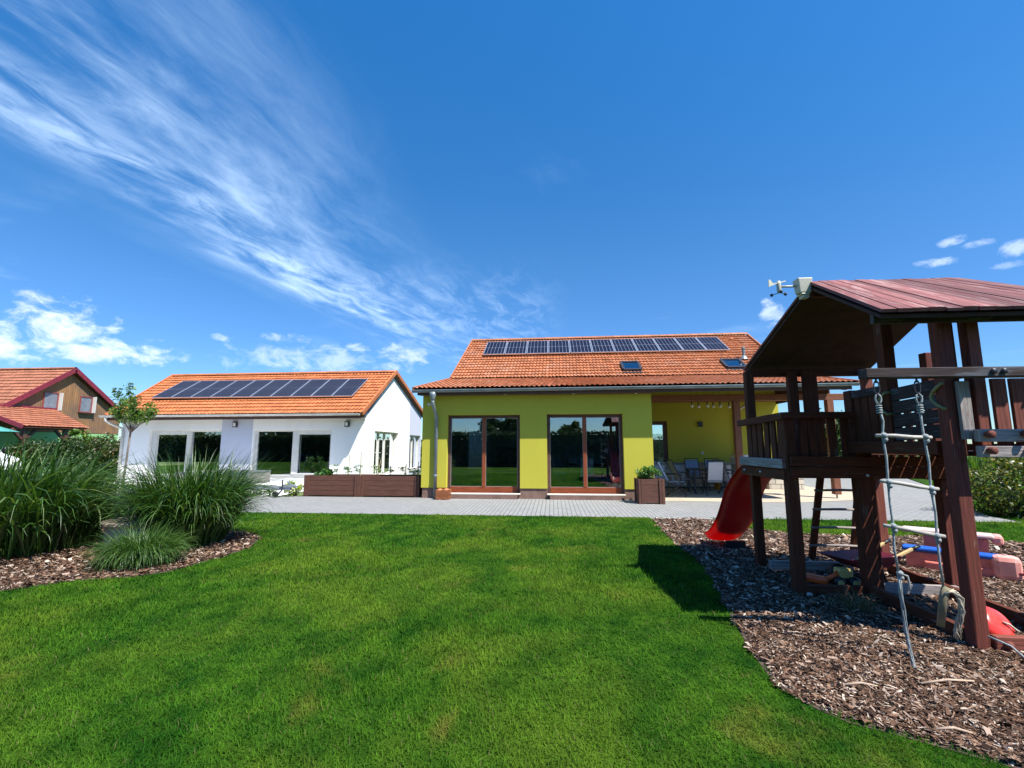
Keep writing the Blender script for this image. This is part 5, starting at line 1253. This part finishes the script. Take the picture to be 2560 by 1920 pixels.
# tomato plants on stakes in the long planter
STK = mat('bamboo_stake', (.45, .36, .2), .7)
for k, (x, y, h, sh, lab) in enumerate(((-6.62, 13.95, .33, .0, 'tomato plant without stake above the left planter half'), (-6.28, 13.95, .3, .66, 'tomato plant on a thin stake left of the planter middle'), (-5.93, 14.0, .3, .76, 'tomato plant on the tallest stake over the planter middle'),
        (-5.4, 14.0, .3, .52, 'tomato plant on a leaning cane before the glazed door'), (-4.98, 14.0, .3, .34, 'tomato plant right of the leaning cane'), (-4.5, 14.0, .34, .4, 'tomato plant before the right end window'), (-4.1, 13.95, .32, .46, 'tomato plant on the cane nearest the yellow house corner'))):
    t = thing('tomato_plant', lab, 'tomato plant', (x, y, .56), 'tomato plants in the long planter')
    b = MB(); b.tube([(x, y, .54), (x+.01, y, .54+h*.5), (x+.02, y, .56+h)], [.009, .007, .004], 5); b.build('stem', YLEAF, t)
    if sh:
        ln = .1 if k == 3 else 0
        b = MB(); b.tube([(x+.03, y+.02, .5), (x+.03+ln, y+.02, .56+sh)], .011, 5); b.build('stake', STK, t)
    C = [(x+random.uniform(-.14, .14), y+random.uniform(-.14, .14), .6+random.uniform(.08, h)) for _ in range(9)]
    leaves('foliage', clumps(80, C, .07, (1.3, 1.3, .5)), .07, HERB, t, .6, .45)
bush('squash_plant', 'broad leaved squash plant at the left end of the long planter', 'plant', (-7.05, 14.0, .66), (.28, .25, .09), 160, .14, HERB, 10, None, False, .8)

# trees standing behind the porch, far right
def tree(name, label, c, h, r, n, leaf, mt, group):
    t = thing(name, label, 'tree', (c[0], c[1], 0), group)
    b = MB(); b.tube([(c[0], c[1], 0), (c[0]+.1, c[1], h*.35), (c[0], c[1]+.1, h*.7)], [r*.09, r*.07, r*.03], 8); b.build('trunk', BARK, t, smooth=True)
    C = np.array([c[0], c[1], h*.6])+rnd_dirs(46)*np.array([r, r, h*.38])*(.5+.45*RNG.uniform(0, 1, (46, 1)))
    leaves('crown', clumps(n, C, r*.38, (1, 1, .85)), leaf, mt, t, .2, .55)
G_ = 'trees beyond the paved yard'
for k, (x, y, h, r, lab) in enumerate(((13.3, 27.5, 3.2, 1.5, 'green tree seen between the porch post and the playset slats'), (16.2, 29, 3.6, 1.7, 'green tree seen through the balcony slats of the playset'), (18.6, 31, 3.3, 1.7, 'rounded tree at the right of the group behind the yard'), (24, 44, 4, 2.4, 'distant tree beyond the tall grass strip'))):
    tree('leafy_tree', lab, (x, y), h, r, 2600, .24, DLEAF, G_)
# tall meadow strip beyond the right lawn
n = 9000; P_ = np.column_stack([RNG.uniform(19, 62, n), RNG.uniform(29, 34, n)]); P_[:, 1] += (P_[:, 0]-20)*.28
hh = RNG.uniform(.5, 1.1, n); a = RNG.uniform(0, 6.28, n); w = .06
d = np.column_stack([np.cos(a)*w, np.sin(a)*w, np.zeros(n)]); z = np.zeros(n)
V = np.stack([np.column_stack([P_, z])-d, np.column_stack([P_, z])+d, np.column_stack([P_+RNG.normal(0, .12, (n, 2)), hh])], 1).reshape(-1, 3)
tag(npmesh('tall_meadow_grass', V, np.arange(3*n).reshape(-1, 3), YLEAF), 'strip of tall green meadow grass beyond the side lawn', 'meadow grass', kind='stuff')

bh = thing('back_hedge', 'dense hedge closing the ground behind the two houses', 'hedge', (2, 32, 0))
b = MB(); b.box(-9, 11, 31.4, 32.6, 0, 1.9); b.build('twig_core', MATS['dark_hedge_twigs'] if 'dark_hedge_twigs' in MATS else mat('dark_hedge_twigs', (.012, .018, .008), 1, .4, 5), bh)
n = 5000; P_ = np.column_stack([RNG.uniform(-9.2, 11.2, n), RNG.uniform(31.1, 32.9, n), RNG.uniform(.05, 2.1, n)]); leaves('foliage', P_, .2, DLEAF, bh, .1, .6)
# garden hedge and trees behind the viewer, mirrored in the windows
hg = thing('clipped_hedge', 'long clipped green hedge closing the garden opposite the houses', 'hedge', (0, -7, 0))
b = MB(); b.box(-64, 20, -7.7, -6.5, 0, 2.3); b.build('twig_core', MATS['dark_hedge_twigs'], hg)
n = 34000; P_ = np.column_stack([RNG.uniform(-64.3, 20.3, n), RNG.uniform(-7.9, -6.3, n), RNG.uniform(.05, 2.45, n)])
m = RNG.uniform(0, 1, n) < .6; P_[m, 1] = -6.35+RNG.normal(0, .07, m.sum()); m2 = RNG.uniform(0, 1, n) < .2; P_[m2, 2] = 2.42+RNG.normal(0, .06, m2.sum())
leaves('foliage', P_, .22, DLEAF, hg, .1, .6)
b = MB()
for k in range(58): x = -63+k*1.43; b.tube([(x, -7.1, 0), (x+.1, -7.1, 1.2), (x, -7.1, 2.2)], [.05, .04, .02], 5)
b.build('stem', BARK, hg)
for x, y, h, r, lab in ((-44.0, -15, 6.5, 3.4, 'wide tree at the far end of the hedge'), (-36.0, -18, 7.0, 3.2, 'tall tree towards the far end of the hedge'), (-29.0, -14, 5.5, 2.8, 'broad low tree mirrored in the white house windows'), (-22.0, -16, 6.0, 3.0, 'leafy tree mirrored beside the grey band of the white house'), (-15.0, -17, 6.2, 3.0, 'large tree behind the hedge farthest from the playset'), (-13.0, -19, 3.6, 1.6, 'small tree behind the hedge left of the mirrored pair'), (-5.7, -17, 4.5, 1.3, 'taller of the two close trees behind the hedge mirrored in the left french window'), (-3.9, -17, 4.3, 1.1, 'lower of the two close trees behind the hedge mirrored in the left french window'), (1.8, -17, 3.7, 1.3, 'spreading low tree behind the hedge mirrored in the right french window'), (9, -21, 5.0, 2.2, 'tree behind the hedge nearest the playset side')):
    tree('garden_tree', lab, (x, y), h, r, 2600, .42, DLEAF, 'trees behind the hedge')
# ------------------------------------------------------------------ camera, sun, sky
cam = bpy.data.cameras.new('camera'); co = bpy.data.objects.new('camera', cam); COL.objects.link(co)
cam.sensor_width = 36; cam.lens = 36*1160/2560; cam.clip_end = 3000; cam.clip_start = .05
co.location = (0, 0, 1.5); co.rotation_euler = (R(90+7.59), 0, R(5.01)); scene.camera = co
sd = Vector((1.35, -1, 2.6)).normalized()
sun = bpy.data.lights.new('sun', 'SUN'); so_ = bpy.data.objects.new('sun', sun); COL.objects.link(so_)
sun.energy = 5.0; sun.angle = R(.53); sun.color = (1, .955, .88)
so_.rotation_euler = sd.to_track_quat('Z', 'Y').to_euler()
w = bpy.data.worlds.new('World'); scene.world = w; w.use_nodes = True
nt = NT(w); bg = nt.n['Background']
sky = nt.n.new('ShaderNodeTexSky'); sky.sky_type = 'NISHITA'; sky.sun_disc = False
sky.sun_elevation = math.asin(sd.z); sky.sun_rotation = math.atan2(sd.x, sd.y)
sky.air_density = 1.0; sky.dust_density = .1; sky.ozone_density = 2.2; sky.altitude = 300
hs = nt.n.new('ShaderNodeHueSaturation'); hs.inputs['Saturation'].default_value = SKY_SAT; hs.inputs['Value'].default_value = 1.0; nt.link(sky.outputs[0], hs.inputs['Color'])
g = nt.n.new('ShaderNodeTexCoord').outputs['Generated']
sx = nt.n.new('ShaderNodeSeparateXYZ'); nt.link(g, sx.inputs[0]); X, Y, Z = sx.outputs
zz = nt.math('MAXIMUM', Z, .03)
u = nt.math('DIVIDE', X, zz); v = nt.math('DIVIDE', Y, zz)
cb = nt.n.new('ShaderNodeCombineXYZ'); nt.link(u, cb.inputs[0]); nt.link(v, cb.inputs[1]); UVc = cb.outputs[0]
# cirrus: long fibres running away from the viewer
warp = nt.noise(UVc, 1.3, 3, .5)
us = nt.math('SUBTRACT', nt.math('ADD', u, nt.math('MULTIPLY', warp, .30)), nt.math('MULTIPLY', v, .10))
def cvec(a, b, o=0):
    c = nt.n.new('ShaderNodeCombineXYZ'); nt.link(nt.math('MULTIPLY', us, a), c.inputs[0]); nt.link(nt.math('MULTIPLY', v, b), c.inputs[1]); c.inputs[2].default_value = o; return c.outputs[0]
n1 = nt.noise(cvec(2.6, .7, 1.3), 1, 8, .58, .35); n2 = nt.noise(cvec(8, 2.8, 4.1), 1, 9, .66, .45); n3 = nt.noise(cvec(1.3, .45, 8), 1, 4, .5, .3)
fib = nt.math('ADD', nt.math('ADD', nt.math('MULTIPLY', n1, .55), nt.math('MULTIPLY', n2, .3)), nt.math('MULTIPLY', n3, .25))
uw = nt.math('ADD', u, nt.math('MULTIPLY', nt.math('SUBTRACT', n3, .5), .5))
band = nt.math('MULTIPLY', nt.ss(uw, -2.02, -1.45), nt.math('SUBTRACT', 1.0, nt.ss(uw, -1.05, -.5)))
core = nt.math('MULTIPLY', nt.ss(uw, -1.8, -1.5), nt.math('SUBTRACT', 1.0, nt.ss(uw, -1.35, -.95)))
fade = nt.math('MULTIPLY', nt.ss(v, .3, .8), nt.math('SUBTRACT', 1.0, nt.ss(v, 3.0, 5.2)))
ci = nt.math('MULTIPLY', nt.math('MULTIPLY', nt.math('ADD', nt.math('MULTIPLY', band, .40), nt.math('MULTIPLY', core, .5)), fade), nt.ss(fib, .43, .75))
u0 = nt.math('SUBTRACT', u, nt.math('ADD', nt.math('MULTIPLY', v, .09), -1.70))
strand = nt.math('SUBTRACT', 1.0, nt.ss(nt.math('ABSOLUTE', nt.math('ADD', u0, nt.math('MULTIPLY', nt.math('SUBTRACT', n1, .5), .55))), .0, .26))
ci = nt.math('ADD', ci, nt.math('MULTIPLY', nt.math('MULTIPLY', strand, fade), nt.math('MULTIPLY', nt.ss(n2, .3, .7), .5)))
wisp = nt.math('MULTIPLY', nt.math('MULTIPLY', nt.ss(nt.noise(UVc, .75, 7, .6, .8), .56, .76), nt.ss(v, .3, .9)), .14)
tail = nt.math('MULTIPLY', nt.math('MULTIPLY', nt.ss(u, -1.6, -.9), nt.math('SUBTRACT', 1.0, nt.ss(u, -.3, .2))), nt.math('MULTIPLY', nt.ss(v, 2.2, 3.4), nt.ss(n2, .42, .66)))
ci = nt.math('ADD', ci, nt.math('ADD', wisp, nt.math('MULTIPLY', tail, .22)), True)
# low cumulus puffs placed by azimuth and elevation
az = nt.math('ARCTAN2', X, Y); el = nt.math('ARCSINE', Z)
cv = nt.n.new('ShaderNodeCombineXYZ'); nt.link(az, cv.inputs[0]); nt.link(nt.math('MULTIPLY', el, 1.7), cv.inputs[1])
cn = nt.noise(cv.outputs[0], 19, 9, .68, .35)
cum = None
for a0, e0, ra, re, st in ((-49.8, 10.6, 3.8, 2.4, .9), (-46, 8.9, 6.0, 1.6, .85), (-54, 8.6, 5.5, 2.0, .9), (-18.6, 10.4, 3.2, 1.7, .6), (-23.6, 11.4, 1.5, .6, .7), (-29, 9.6, 9, 1.8, .45), (-37.5, 11.4, 1.3, .5, .55), (-31.5, 11.9, 2.6, .6, .45),
                           (39.9, 18.0, .95, .45, .5), (38.9, 16.4, 1.3, .42, .5), (37.9, 16.7, .9, .35, .35), (43.8, 16.4, 1.2, .7, .5), (43, 15.0, 1.2, .35, .3), (25, 13.9, 1.3, 1.5, .6), (24.6, 15.4, .8, .6, .7), (52, 10, 4, 1.2, .7), (41.6, 17.3, 1.2, .4, .4)):
    da = nt.math('DIVIDE', nt.math('SUBTRACT', az, R(a0)), R(ra)); de = nt.math('DIVIDE', nt.math('SUBTRACT', el, R(e0)), R(re))
    d2 = nt.math('ADD', nt.math('MULTIPLY', da, da), nt.math('MULTIPLY', de, de))
    m = nt.math('MULTIPLY', nt.ss(nt.math('SUBTRACT', nt.math('MULTIPLY', cn, 3.6), nt.math('MULTIPLY', d2, .62)), 1.15, 2.15), st)
    cum = m if cum is None else nt.math('MAXIMUM', cum, m)
lift = nt.n.new('ShaderNodeMapRange'); nt.link(Z, lift.inputs[0]); lift.inputs[1].default_value = .08; lift.inputs[2].default_value = .75; lift.inputs[3].default_value = .84; lift.inputs[4].default_value = 1.32
skc = nt.mix(1.0, hs.outputs[0], lift.outputs[0], 'MULTIPLY')
skc = nt.mix(1.0, skc, nt.mix(nt.ss(Z, .0, .42), (.62, .84, 1.12), (1.25, 1.0, 1.0)), 'MULTIPLY')
c = nt.mix(ci, skc, CIRRUS); c = nt.mix(nt.math('MULTIPLY', cum, .92), c, CUMULUS)
nt.link(c, bg.inputs['Color']); bg.inputs['Strength'].default_value = SKY_STR
scene.view_settings.view_transform = 'Standard'; scene.view_settings.look = 'None'; scene.view_settings.exposure = EXPO; scene.view_settings.gamma = 1
scene.render.engine = 'CYCLES'; scene.cycles.max_bounces = 8; scene.cycles.transparent_max_bounces = 12
scene.cycles.use_denoising = True
